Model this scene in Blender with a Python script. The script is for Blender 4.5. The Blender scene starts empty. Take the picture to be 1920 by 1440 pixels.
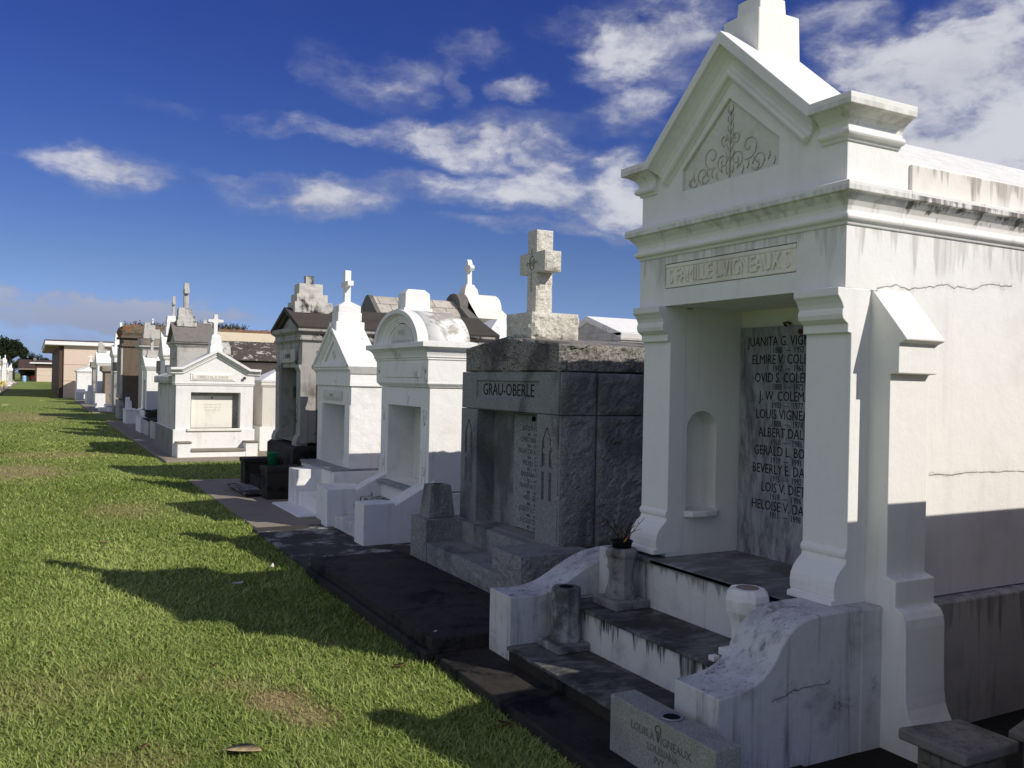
import bpy, bmesh, math, random
import numpy as np
from mathutils import Vector, Matrix, noise
from math import radians as R
rnd = random.Random(7)
S = bpy.context.scene
COL = S.collection
G0 = -0.135                      # level of the lawn (eye height is 1.65 above z = 0)

# ------------------------------------------------------------------ camera
cam = bpy.data.cameras.new('camera'); cam.sensor_width = 36; cam.lens = 30.94
cam.clip_start = .05; cam.clip_end = 3000
camo = bpy.data.objects.new('camera', cam); COL.objects.link(camo)
RX = (0.87878975, -0.47676518, 0.02058009); RD = (0.01705561, -0.01171937, -0.99978586); RF = (0.47690427, 0.87895257, -0.00216734)
camo.matrix_world = Matrix(((RX[0], -RD[0], -RF[0], 0), (RX[1], -RD[1], -RF[1], 0), (RX[2], -RD[2], -RF[2], 1.65), (0, 0, 0, 1)))
S.camera = camo

# ------------------------------------------------------------------ light, sky, exposure
SUN_AZ, SUN_EL = 148.0, 35.0     # degrees from +Y towards +X
S.view_settings.view_transform = 'Standard'; S.view_settings.look = 'None'; S.view_settings.gamma = 1
S.view_settings.exposure = 0.0
az, el = R(SUN_AZ), R(SUN_EL)
sdir = Vector((math.sin(az)*math.cos(el), math.cos(az)*math.cos(el), math.sin(el)))
sl = bpy.data.lights.new('sun', 'SUN'); sl.energy = 4.4; sl.angle = R(.5); sl.color = (1, .945, .85)
so = bpy.data.objects.new('sun', sl); COL.objects.link(so)
so.rotation_euler = sdir.to_track_quat('Z', 'Y').to_euler(); so.location = (8, -8, 12)

class NT:
    """tiny helper for node trees"""
    def __init__(s, tree): s.t = tree; s.n = tree.nodes; s.l = tree.links
    def put(s, sock, v):
        if v is None: return
        if hasattr(v, 'is_linked') or hasattr(v, 'links'): s.l.new(v, sock)
        else:
            try: sock.default_value = v
            except Exception: sock.default_value = (*v, 1) if len(v) == 3 else v
    def new(s, typ, ins=None, **kw):
        n = s.n.new(typ)
        for k, v in kw.items(): setattr(n, k, v)
        for k, v in (ins or {}).items(): s.put(n.inputs[k], v)
        return n
    def m(s, op, a, b=None, c=None, clamp=False):
        n = s.new('ShaderNodeMath', operation=op, use_clamp=clamp)
        s.put(n.inputs[0], a); s.put(n.inputs[1], b); s.put(n.inputs[2], c)
        return n.outputs[0]
    def v(s, op, a, b=None, c=None, out=0):
        n = s.new('ShaderNodeVectorMath', operation=op)
        s.put(n.inputs[0], a); s.put(n.inputs[1], b)
        if c is not None: s.put(n.inputs[2], c)
        return n.outputs['Value'] if op in ('DOT_PRODUCT', 'LENGTH') else n.outputs[0]
    def step(s, x, lo, hi, a=0., b=1.):
        n = s.new('ShaderNodeMapRange', interpolation_type='SMOOTHSTEP')
        for i, q in enumerate((x, lo, hi, a, b)): s.put(n.inputs[i], q)
        return n.outputs[0]
    def noise(s, vec, scale, detail=4, rough=.55, dist=0., col=False):
        n = s.new('ShaderNodeTexNoise', {'Vector': vec, 'Scale': scale, 'Detail': detail, 'Roughness': rough, 'Distortion': dist})
        return n.outputs['Color' if col else 0]
    def mix(s, f, a, b, blend='MIX'):
        n = s.new('ShaderNodeMix', data_type='RGBA', blend_type=blend)
        s.put(n.inputs[0], f); s.put(n.inputs[6], a); s.put(n.inputs[7], b)
        return n.outputs[2]
    def sep(s, vec):
        n = s.new('ShaderNodeSeparateXYZ', {0: vec}); return n.outputs
    def comb(s, x, y, z):
        return s.new('ShaderNodeCombineXYZ', {0: x, 1: y, 2: z}).outputs[0]

def make_world():
    w = bpy.data.worlds.new('World'); S.world = w; w.use_nodes = True
    N = NT(w.node_tree); N.n.clear()
    sky = N.new('ShaderNodeTexSky', sky_type='NISHITA', sun_disc=False, sun_elevation=el, sun_rotation=az,
                air_density=1.0, dust_density=.35, ozone_density=3.0, altitude=0)
    tc = N.new('ShaderNodeTexCoord').outputs['Generated']
    d = N.v('NORMALIZE', tc)
    x, y, z = N.sep(d)[0:3]
    A = N.m('ARCTAN2', x, y); E = N.m('ARCSINE', z)
    p = N.comb(A, E, 0.)
    # ragged cloud edges: bend the lookup with noise
    ps = N.v('MULTIPLY', p, (1., 1.8, 1.))
    warp = N.v('SUBTRACT', N.noise(ps, 7, 6, .62, col=True), (.5, .5, .5))
    pw = N.v('MULTIPLY_ADD', warp, (.15, .085, 0.), p)
    acc = None
    for (a0, e0, sa, se, amp) in CLOUDS_AND_FILL:
        q = N.v('MULTIPLY_ADD', pw, (1/sa, 1/se, 0.), (-a0/sa, -e0/se, 0.))
        r2 = N.v('DOT_PRODUCT', q, q)
        g = N.step(r2, 0., 3.6, amp, 0.)
        acc = g if acc is None else N.m('ADD', acc, g)
    acc = N.m('MINIMUM', acc, 1.7)
    w2 = N.v('MULTIPLY_ADD', warp, (.05, .05, 0.), ps)
    f1 = N.noise(N.v('ADD', w2, (3.1, 1.7, 0.)), 11, 10, .60)
    f2 = N.noise(N.v('ADD', w2, (7.3, 4.2, 0.)), 33, 8, .62)
    dens = N.m('SUBTRACT', N.m('ADD', N.m('MULTIPLY', f1, .78), N.m('MULTIPLY', f2, .30)), .545)
    al = N.m('ADD', N.m('MULTIPLY', acc, .52), N.m('MULTIPLY', dens, N.m('ADD', N.m('MULTIPLY', N.m('MINIMUM', acc, 1.), 2.4), .12)))
    alpha = N.m('MULTIPLY', N.step(al, -.04, .95), .92)
    sh = N.noise(N.v('ADD', w2, (.03, .04, 5.)), 6, 5, .5)
    br = N.step(N.m('ADD', N.m('MULTIPLY', N.m('ADD', alpha, f1), .27), N.m('MULTIPLY', sh, .5)), .40, .68)
    low = N.step(E, .04, .15)        # low bands sit in mauve air
    cc = N.mix(br, (5.0, 5.2, 6.4, 1), (8.7, 8.75, 9.4, 1))
    cc = N.mix(low, (4.0, 4.5, 6.3, 1), cc)
    skc = N.new('ShaderNodeHueSaturation', {'Color': sky.outputs[0], 'Hue': .512, 'Saturation': 1.22, 'Value': 1.0}).outputs[0]
    hz = N.step(E, .0, .42)
    tint = N.mix(hz, (.74, .78, 1.02, 1), (.50, .53, .99, 1))
    tint = N.mix(N.step(E, -.02, .13), (.52, .74, 1.75, 1), tint)
    skc = N.mix(1., skc, tint, 'MULTIPLY')
    out = N.mix(alpha, skc, cc)
    bg = N.new('ShaderNodeBackground', {'Color': out, 'Strength': .078})
    o = N.new('ShaderNodeOutputWorld'); N.l.new(bg.outputs[0], o.inputs[0])

def cdir(u, v, su, sv, amp):
    r = np.array([u-960, v-720, 1650.]) @ np.array([RX, RD, RF]); r /= np.linalg.norm(r)
    return (math.atan2(r[0], r[1]), math.asin(r[2]), su/1650., sv/1650., amp)
CLOUDS_AND_FILL = [cdir(*c) for c in [
    (185, 308, 85, 26, .9), (120, 300, 60, 16, .4), (250, 318, 50, 14, .4), (520, 345, 80, 20, .6), (640, 368, 70, 24, .85), (560, 375, 80, 18, .5), (430, 320, 45, 9, .35),
    (500, 222, 50, 10, .45), (590, 240, 60, 15, .7), (615, 118, 35, 28, .5), (740, 130, 70, 24, .75), (700, 165, 60, 16, .35), (310, 205, 45, 10, .25),
    (745, 240, 65, 26, .8), (850, 262, 85, 32, .95), (960, 292, 80, 32, .85), (1040, 288, 40, 18, .7), (900, 225, 70, 14, .3),
    (800, 340, 70, 14, .6), (920, 362, 120, 26, .8), (1080, 372, 100, 38, 1.1), (1170, 350, 45, 45, .8), (1130, 318, 60, 22, .5),
    (1150, 108, 50, 36, 1.0), (1215, 55, 80, 45, .8), (1290, 30, 70, 34, .6), (1180, 212, 55, 30, .8), (1240, 130, 60, 48, .6), (1090, 45, 60, 14, .5), (1060, 240, 60, 20, .35),
    (985, 176, 40, 18, 1.0), (862, 162, 16, 32, .55), (905, 90, 50, 20, .6), (1010, 430, 120, 9, .6),
    (1595, 45, 56, 38, .95), (1790, 175, 130, 70, 1.6), (1900, 150, 100, 100, 1.6), (1660, 130, 90, 30, .9), (1900, 270, 130, 70, 1.5), (1740, 240, 110, 55, 1.5),
    (90, 588, 190, 17, 1.25), (270, 594, 110, 13, 1.), (20, 632, 180, 11, 1.1), (150, 566, 160, 6, .6), (450, 606, 90, 9, .7), (60, 664, 150, 10, .9), (700, 640, 300, 8, .4)]]
# unseen cloud banks, added outside the view as neutral fill for shaded fronts
CLOUDS_AND_FILL = [(a_, e_, sa_, se_, am_*(.86 if am_ < 1.2 else 1.)) for a_, e_, sa_, se_, am_ in CLOUDS_AND_FILL]
CLOUDS_AND_FILL += [(-1.5, .35, .5, .3, 1.), (-2.0, .55, .5, .32, .95), (-1.1, .75, .45, .22, .8), (-1.9, 1.0, .8, .25, .8), (-2.7, .45, .4, .25, .8), (1.7, .45, .3, .2, .7), (2.7, .6, .35, .2, .7)]
make_world()

# ------------------------------------------------------------------ materials
def mat_base(name):
    m = bpy.data.materials.new(name); m.use_nodes = True
    N = NT(m.node_tree); N.n.clear()
    b = N.new('ShaderNodeBsdfPrincipled'); o = N.new('ShaderNodeOutputMaterial'); N.l.new(b.outputs[0], o.inputs[0])
    g = N.new('ShaderNodeNewGeometry')
    b.inputs['Specular IOR Level'].default_value = .12
    return m, N, b, g.outputs['Position'], g.outputs['Normal']
def bump(N, b, h, strength, dist=.01, prev=None):
    n = N.new('ShaderNodeBump', {'Height': h, 'Strength': strength, 'Distance': dist})
    if prev is not None: N.l.new(prev, n.inputs['Normal'])
    N.l.new(n.outputs[0], b.inputs['Normal']); return n.outputs[0]

def stucco(name, base, dirt, amount=.5, streak=.5, black=None, blackamt=.0, speck=.15, rough=.75, bs=.25, seed=0, cracks=(), bands=(), top=.0, blotch=2.2, topcol=(.1, .1, .095), blackscale=2.6):
    """painted or bare masonry: mottling, vertical water streaks, black crust, hair cracks"""
    m, N, b, P, Nn = mat_base(name)
    P = N.v('ADD', P, (seed*3.7, seed*1.9, seed*.37))
    mot = N.noise(P, blotch, 7, .6)
    fine = N.noise(P, 26, 5, .65)
    st = N.noise(N.v('MULTIPLY', P, (7., 7., .55)), 1.3, 6, .62, .3)
    st2 = N.noise(N.v('MULTIPLY', P, (22., 22., 1.1)), 1., 4, .6)
    c = N.mix(N.step(fine, .35, .75, 0., speck), (*base, 1), tuple(x*.72 for x in base)+(1,))
    c = N.mix(N.step(mot, .5, .78, 0., amount), c, (*dirt, 1))
    c = N.mix(N.m('MULTIPLY', N.step(st, .53, .72, 0., streak), N.step(st2, .3, .6, .45, 1.)), c, (*dirt, 1))
    for (z0, z1, amt, colr) in bands:          # drip stains hanging from a ledge
        zz = N.sep(P)[2]; zo = seed*.37
        reach = N.m('MULTIPLY', N.step(st, .36, .66), (z1-z0))
        edge = N.m('SUBTRACT', z1+zo, reach)
        k = N.m('MULTIPLY', N.step(zz, edge, N.m('ADD', edge, .35*(z1-z0)), 0., amt), N.m('LESS_THAN', zz, z1+zo+.02))
        k = N.m('MULTIPLY', k, N.step(st2, .32, .62, .1, 1.))
        c = N.mix(k, c, (*colr, 1))
    if black is not None:
        bl = N.noise(N.v('ADD', P, (11., 5., 2.)), blackscale, 10, .72, .4)
        bl = N.m('ADD', N.m('MULTIPLY', bl, .8), N.m('MULTIPLY', st, .2))
        c = N.mix(N.step(bl, .62-.3*blackamt, .72-.3*blackamt), c, (*black, 1))
    if top:
        up = N.step(N.sep(Nn)[2], .5, .95)
        tn = N.noise(P, 9, 8, .7)
        c = N.mix(N.m('MULTIPLY', up, N.step(tn, .42, .66, 0., top)), c, (*topcol, 1))
        sp = N.noise(P, 75, 3, .5)
        c = N.mix(N.m('MULTIPLY', up, N.step(sp, .6, .68, 0., min(1, top*1.3))), c, (.035, .035, .033, 1))
    for (ax, lo, hi, z0, amp, slope, nrm) in cracks:
        xyz = N.sep(N.v('SUBTRACT', P, (seed*3.7, seed*1.9, seed*.37)))
        t = xyz[ax]; o_ = N.comb(t, 0., z0*7)
        w = N.m('MULTIPLY', N.m('SUBTRACT', N.noise(o_, 3.2, 6, .62), .5), amp)
        line = N.m('ADD', N.m('ADD', w, z0), N.m('MULTIPLY', N.m('SUBTRACT', t, lo), slope))
        dd = N.m('ABSOLUTE', N.m('SUBTRACT', xyz[2], line))
        wid = N.m('MULTIPLY', N.noise(o_, 14, 3), .0065)
        k = N.m('MULTIPLY', N.m('LESS_THAN', dd, wid), N.m('MULTIPLY', N.m('GREATER_THAN', t, lo), N.m('LESS_THAN', t, hi)))
        k = N.m('MULTIPLY', k, N.step(N.m('ABSOLUTE', N.sep(Nn)[nrm]), .5, .8))
        w_ = N.m('MULTIPLY', N.m('SUBTRACT', N.noise(N.comb(t, 3., z0*7), 6., 7, .7), .5), amp*2.2)
        d2 = N.m('ABSOLUTE', N.m('SUBTRACT', xyz[2], N.m('ADD', line, w_)))
        k2 = N.m('MULTIPLY', N.m('LESS_THAN', d2, N.m('MULTIPLY', wid, .55)), N.m('MULTIPLY', N.m('GREATER_THAN', N.noise(o_, 2.2, 2), .52), N.m('MULTIPLY', N.m('GREATER_THAN', t, lo), N.m('LESS_THAN', t, hi))))
        k2 = N.m('MULTIPLY', k2, N.step(N.m('ABSOLUTE', N.sep(Nn)[nrm]), .5, .8))
        halo = N.m('MULTIPLY', N.step(dd, .0, .03, .22, 0.), N.m('MULTIPLY', N.m('GREATER_THAN', t, lo), N.m('LESS_THAN', t, hi)))
        c = N.mix(N.m('MULTIPLY', halo, N.step(fine, .4, .6)), c, (*dirt, 1))
        c = N.mix(N.m('MAXIMUM', N.m('MULTIPLY', k, .7), N.m('MULTIPLY', k2, .45)), c, (.07, .06, .05, 1))
    N.l.new(c, b.inputs['Base Color']); b.inputs['Roughness'].default_value = rough
    h = N.m('ADD', N.m('MULTIPLY', N.noise(P, 55, 6, .65), .5), N.m('MULTIPLY', N.noise(P, 6, 5), 2.2))
    bump(N, b, h, bs, .012)
    return m

def granite(name, base, dark, bs=.2, stain=.5, seed=0, scale=150, con=.55):
    m, N, b, P, Nn = mat_base(name)
    P = N.v('ADD', P, (seed*2.3, seed*4.1, seed*1.3))
    v = N.new('ShaderNodeTexVoronoi', {'Vector': P, 'Scale': scale}).outputs['Color']
    g = N.noise(P, scale*.7, 3, .6)
    sp = N.m('ADD', N.m('MULTIPLY', N.sep(v)[0], .55), N.m('MULTIPLY', g, .45))
    c = N.mix(N.step(sp, .25, .7), tuple(x*con for x in base)+(1,), tuple(x*1.25 for x in base)+(1,))
    st = N.noise(N.v('MULTIPLY', P, (1.6, 1.6, .9)), 1.4, 6, .6, .5)
    c = N.mix(N.step(st, .48, .66, 0., stain), c, (*dark, 1))
    N.l.new(c, b.inputs['Base Color']); b.inputs['Roughness'].default_value = .7
    h = N.m('ADD', N.m('MULTIPLY', N.noise(P, 24, 7, .7), 1.), N.m('MULTIPLY', N.noise(P, 120, 3), .25))
    bump(N, b, h, bs, .03)
    return m

def marble(name, base, vein, dirt=None, seed=0, scale=1., rot=(0, 0, .6), rough=.35, amt=.8):
    m, N, b, P, Nn = mat_base(name)
    mp = N.new('ShaderNodeMapping', {'Vector': P}); mp.inputs['Rotation'].default_value = rot
    mp.inputs['Location'].default_value = (seed*1.7, seed, 0); mp.inputs['Scale'].default_value = (1, 3.2, 1)
    q = N.v('MULTIPLY', mp.outputs[0], (scale, scale, scale))
    n1 = N.noise(q, 4.5, 8, .66, 1.1); n2 = N.noise(q, 12, 6, .6, .7)
    k = N.m('ADD', N.m('MULTIPLY', n1, .7), N.m('MULTIPLY', n2, .3))
    c = N.mix(N.step(k, .38, .64, 0., amt), (*base, 1), (*vein, 1))
    if dirt:
        dn = N.noise(P, 3.3, 8, .7, .3)
        c = N.mix(N.step(dn, .38, .6, 0., .85), c, (*dirt, 1))
    N.l.new(c, b.inputs['Base Color']); b.inputs['Roughness'].default_value = rough
    bump(N, b, N.noise(P, 40, 5, .6), .08, .01)
    return m

def plain(name, col, rough=.6, var=.25, scale=20, bs=.1, metal=0):
    m, N, b, P, Nn = mat_base(name)
    n = N.noise(P, scale, 5, .6)
    N.l.new(N.mix(N.step(n, .3, .7), tuple(c*(1-var) for c in col)+(1,), tuple(min(1, c*(1+var*.5)) for c in col)+(1,)), b.inputs['Base Color'])
    b.inputs['Roughness'].default_value = rough; b.inputs['Metallic'].default_value = metal
    if bs: bump(N, b, n, bs, .01)
    return m

def tiles(name, c1, c2, mortar, sx, sy, seed=0, patch=None, bs=.4):
    """courses of tiles or slates on a slope, laid out along x and up the z of the slope"""
    m, N, b, P, Nn = mat_base(name)
    x, y, z = N.sep(P)[0:3]
    br = N.new('ShaderNodeTexBrick', {'Vector': N.comb(N.m('ADD', x, seed), N.m('MULTIPLY', z, 1.5), 0.), 'Color1': (*c1, 1), 'Color2': (*c2, 1), 'Mortar': (*mortar, 1),
               'Scale': 1., 'Mortar Size': .012, 'Brick Width': sx, 'Row Height': sy, 'Mortar Smooth': .2, 'Bias': 0.})
    c = br.outputs[0]
    n = N.noise(P, 5, 8, .7)
    c = N.mix(N.step(n, .45, .7, 0., .5), c, tuple(q*.35 for q in c1)+(1,))
    if patch:
        n2 = N.noise(N.v('ADD', P, (9., 2., 4.)), 2.4, 8, .65, .3)
        c = N.mix(N.step(n2, .5, .57), c, (*patch, 1))
    N.l.new(c, b.inputs['Base Color']); b.inputs['Roughness'].default_value = .85
    h = N.m('ADD', N.m('MULTIPLY', br.outputs[1], -.6), N.noise(P, 12, 5))
    bump(N, b, h, bs, .03)
    return m

M = {}
STN = (.085, .08, .07)
M['main'] = stucco('white_stucco_weathered', (.80, .79, .75), (.36, .33, .27), .22, .16, speck=.10, seed=1, bs=.22, top=.25, topcol=(.3, .3, .28),
    cracks=[(0, 4.075, 6.4, 1.215, .05, -.005, 1), (0, 3.45, 4.75, 2.13, .16, .085, 1)], bands=[(2.2, 2.46, .4, (.22, .2, .17))])
M['mainfront'] = stucco('white_stucco_front', (.80, .79, .76), (.40, .38, .32), .22, .12, speck=.10, seed=2, bs=.2, cracks=[(1, 3.0, 3.30, 2.16, .07, .55, 0)])
M['cornice'] = stucco('white_cornice', (.80, .79, .75), (.30, .28, .23), .2, .3, seed=3, bs=.2, bands=[(2.5, 2.6, .35, (.2, .18, .15)), (2.9, 3.0, .3, (.22, .19, .15))])
M['cornice2'] = stucco('white_cornice_stained', (.80, .78, .74), (.20, .18, .15), .2, .5, black=(.09, .085, .07), blackamt=.02, seed=35, bs=.2, bands=[(2.50, 2.60, .9, (.10, .09, .075))])
M['parapet'] = stucco('white_parapet_streaked', (.74, .71, .65), (.22, .19, .155), .3, .85, seed=4, bs=.2, bands=[(2.66, 2.82, .6, (.2, .17, .14))])
M['cheek'] = stucco('white_stucco_grimy', (.60, .60, .585), (.13, .13, .12), .6, .95, speck=.3, seed=5, bs=.35, black=(.05, .05, .046), blackamt=.20, top=.5, topcol=(.24, .24, .235),
    cracks=[(0, 2.9, 3.27, .24, .12, .15, 1)], blotch=4.)
M['plinth'] = stucco('white_plinth_grimy', (.46, .45, .43), (.11, .105, .095), .55, .65, seed=6, bs=.3, black=(.02, .02, .019), blackamt=.02, top=.35, bands=[(.3, .6, .6, (.12, .11, .1))])
M['riser'] = stucco('white_riser_stained', (.62, .62, .605), (.06, .06, .054), .5, .9, black=(.02, .02, .018), blackamt=.10, seed=7, bs=.3, bands=[(.06, .256, 1., (.025, .025, .022)), (.42, .552, .6, (.08, .08, .07))])
M['white'] = stucco('white_paint', (.82, .81, .775), (.44, .41, .34), .34, .28, speck=.12, seed=8, bs=.35, black=(.36, .34, .30), blackamt=.13)
M['white2'] = stucco('white_paint_rough', (.80, .79, .76), (.38, .36, .31), .4, .3, speck=.18, seed=9, bs=.7, black=(.34, .32, .29), blackamt=.15)
M['whitepeel'] = stucco('white_paint_peeling', (.82, .81, .77), (.40, .37, .32), .15, .1, black=(.37, .345, .30), blackamt=.50, seed=10, bs=.3, blotch=3)
M['whitecheek'] = stucco('white_paint_chipped', (.78, .775, .75), (.26, .25, .225), .3, .25, black=(.06, .058, .052), blackamt=.10, seed=11, bs=.35, top=.2)
M['palewall'] = stucco('pale_stained_wall', (.64, .615, .55), (.3, .28, .23), .45, .5, seed=38, bs=.3)
M['greywhite'] = stucco('grey_wash_and_gable_shade', (.50, .48, .44), (.14, .13, .11), .6, .6, black=(.045, .043, .04), blackamt=.05, seed=12, bs=.35)
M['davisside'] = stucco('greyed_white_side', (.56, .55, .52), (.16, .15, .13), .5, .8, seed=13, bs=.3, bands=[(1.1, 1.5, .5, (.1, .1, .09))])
M['davisbase'] = stucco('dark_grey_base', (.25, .235, .215), (.06, .056, .05), .6, .85, seed=14, bs=.3)
M['darkstucco'] = stucco('brown_black_stucco', (.15, .125, .10), (.035, .031, .028), .65, .6, black=(.02, .019, .018), blackamt=.18, seed=15, bs=.5)
M['darkfront'] = stucco('soot_stain_and_recess_shade', (.36, .345, .315), (.05, .047, .043), .8, .95, black=(.02, .019, .018), blackamt=.27, seed=16, bs=.45)  # also colours far tablets dark to stand for recess shade
M['darkroof'] = stucco('dark_roof_slab', (.075, .064, .055), (.03, .027, .025), .5, .3, seed=17, bs=.4)
M['finialdark'] = stucco('flaking_finial', (.55, .53, .48), (.05, .047, .042), .8, .5, black=(.03, .028, .027), blackamt=.35, seed=18, bs=.6, blotch=6)
M['blackconc'] = stucco('black_crusted_concrete', (.046, .041, .034), (.018, .0165, .015), .9, .1, speck=.5, black=(.008, .0076, .007), blackamt=.40, seed=19, bs=.7, top=.5, topcol=(.020, .020, .019), blotch=3.4)
M['slabwhite'] = stucco('lichen_spotted_concrete', (.060, .056, .048), (.02, .019, .018), .5, .1, black=(.34, .33, .29), blackamt=.42, seed=20, bs=.6, blotch=4)
M['conc'] = stucco('grey_concrete', (.27, .235, .185), (.07, .065, .058), .6, .1, seed=21, bs=.4)
M['soil'] = stucco('dark_soil', (.022, .019, .015), (.012, .011, .009), .6, .1, seed=22, bs=1., blotch=9)
M['granite'] = granite('grey_granite', (.235, .235, .23), (.065, .066, .068), .12, .7, 1, 150, .75)
M['graniterock'] = granite('rock_faced_granite', (.25, .243, .232), (.068, .066, .064), .4, .6, 2, 110, .75)
M['granitecap'] = granite('weathered_granite_cap', (.25, .235, .21), (.06, .057, .052), .5, .8, 4, 90)
M['cross'] = granite('pale_granite', (.62, .585, .51), (.47, .44, .38), .7, .4, 3, 90, .90)
M['greyroof'] = stucco('grey_roof_slab', (.20, .185, .165), (.08, .075, .068), .6, .5, seed=36, bs=.5)
M['umber'] = stucco('umber_stucco', (.15, .115, .085), (.06, .048, .038), .6, .6, seed=37, bs=.5)
M['tabletgranite'] = granite('polished_granite_tablet', (.30, .305, .30), (.2, .2, .2), .03, .3, 5)
M['stonegr'] = granite('speckled_grave_granite', (.30, .295, .265), (.16, .16, .135), .12, .4, 6, 220, .78)
M['slab'] = marble('veined_floor_marble', (.30, .30, .32), (.10, .10, .115), (.09, .09, .09), 1, .7, (0, 0, .4), .45)
M['step'] = marble('blackened_step_marble', (.20, .195, .18), (.05, .05, .048), (.030, .029, .027), 2, 1.1, (0, 0, .9), .55)
M['tablet'] = marble('grey_veined_marble', (.36, .37, .40), (.075, .08, .10), None, 3, .8, (.7, 0, 0), .3)
M['vasemarble'] = marble('grey_marble_vase', (.40, .40, .39), (.11, .11, .11), (.05, .05, .048), 4, 1.5, (0, .6, .3), .5)
M['vasedark'] = stucco('mildewed_vase', (.26, .25, .24), (.035, .033, .03), .9, .9, black=(.022, .021, .02), blackamt=.34, seed=24, bs=.6, blotch=7)
M['vasewhite'] = stucco('white_vase_broken', (.80, .79, .75), (.3, .29, .26), .4, .1, seed=25, bs=.3, blotch=9)
M['letter'] = plain('dark_letter', (.02, .02, .022), .8, .1)
M['letterpale'] = plain('shallow_letter', (.085, .085, .085), .8, .1)
M['letterstone'] = plain('worn_letter', (.15, .15, .125), .9, .2)
M['letterdav'] = plain('faded_letter', (.42, .40, .36), .8, .1)
M['cream'] = stucco('cream_plaque', (.82, .79, .70), (.35, .31, .22), .4, .2, seed=26, bs=.2)
M['relief'] = stucco('relief_panel', (.68, .665, .61), (.40, .37, .32), .75, .3, speck=.3, seed=27, bs=.5, blotch=7)
M['carved'] = plain('carved_line', (.55, .525, .46), .8, .1)
M['paleslate'] = tiles('pale_slate_roof', (.44, .40, .34), (.52, .48, .41), (.16, .13, .10), .52, .36, 0)
M['slateside'] = stucco('slate_and_gable_shade', (.16, .15, .135), (.04, .038, .034), .6, .6, seed=28, bs=.6, blotch=6)
M['brickroof'] = tiles('broken_brick_roof', (.36, .14, .055), (.26, .17, .10), (.10, .085, .06), .26, .085, .1, (.16, .145, .11), 1.)
M['longroof'] = stucco('flaking_black_roof', (.085, .075, .066), (.035, .032, .029), .7, .4, black=(.60, .58, .53), blackamt=.30, seed=29, bs=.4, blotch=3, blackscale=5.)
M['creamroof'] = stucco('cream_ridge', (.60, .52, .38), (.34, .28, .19), .4, .2, seed=30, bs=.25)
M['brownwall'] = stucco('brown_stucco', (.27, .215, .16), (.10, .08, .065), .5, .5, seed=31, bs=.4)
M['pink'] = stucco('pink_stucco', (.66, .53, .43), (.54, .42, .33), .3, .2, speck=.05, seed=32, bs=.1)
M['trim'] = plain('white_trim', (.8, .8, .78), .5, .05)
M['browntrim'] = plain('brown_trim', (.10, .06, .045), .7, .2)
M['black'] = plain('black_boss_and_hole_shade', (.008, .008, .008), .9, .1)
M['rusty'] = plain('rust', (.12, .07, .035), .9, .4, 60)
M['greenplastic'] = plain('green_plastic', (.012, .20, .085), .4, .1)
M['blackplastic'] = plain('black_plastic', (.012, .012, .012), .4, .1)
M['blueplastic'] = plain('pale_blue_plastic', (.32, .52, .74), .4, .08)
M['zinc'] = plain('zinc_tube', (.35, .37, .40), .4, .2, 40, .05, .6)
M['twig'] = plain('dry_twig', (.07, .05, .035), .9, .3)
M['ribbonred'] = plain('red_ribbon', (.45, .03, .02), .6, .1)
M['ribbonyel'] = plain('yellow_ribbon', (.55, .38, .05), .6, .1)
M['petalpink'] = plain('pink_petal', (.55, .10, .13), .7, .3, 60)
M['petalyellow'] = plain('yellow_petal', (.75, .58, .08), .7, .3, 60)
M['petalwhite'] = plain('cream_petal', (.75, .68, .42), .7, .3, 60)
M['leaftan'] = plain('tan_dry_leaf', (.52, .40, .22), .8, .35, 30)
M['leafbrown'] = plain('brown_dry_leaf', (.17, .095, .045), .8, .4, 30)
M['scrap'] = plain('white_scrap', (.65, .62, .55), .7, .2, 30)
M['bark'] = plain('bark', (.06, .045, .035), .9, .4, 10, .6)
M['foliage'] = plain('dark_foliage', (.022, .032, .014), .8, .6, 1.2, 0)
M['foliage2'] = plain('mid_foliage', (.035, .05, .02), .8, .6, 1.2, 0)
M['weed'] = plain('dry_weed', (.11, .085, .04), .9, .5, 8, 0)
M['fern'] = plain('green_fern', (.045, .075, .03), .9, .4, 8, 0)
M['houseroof'] = plain('purple_brown_shingle', (.085, .055, .052), .9, .3, 2)
M['housewall'] = plain('dark_house_wall', (.045, .04, .036), .9, .3, 2)
M['carred'] = plain('dark_red_car', (.12, .02, .018), .3, .1)
M['glass'] = plain('dark_window', (.02, .024, .03), .1, .1)
M['fieldstone'] = stucco('rubble_stone', (.16, .15, .125), (.05, .048, .04), .6, .2, seed=33, bs=.8, blotch=5)
M['capstone'] = stucco('mildewed_capstone', (.20, .19, .175), (.06, .057, .05), .7, .1, seed=34, bs=.5, blotch=6, top=.6, topcol=(.06, .058, .055))

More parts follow.
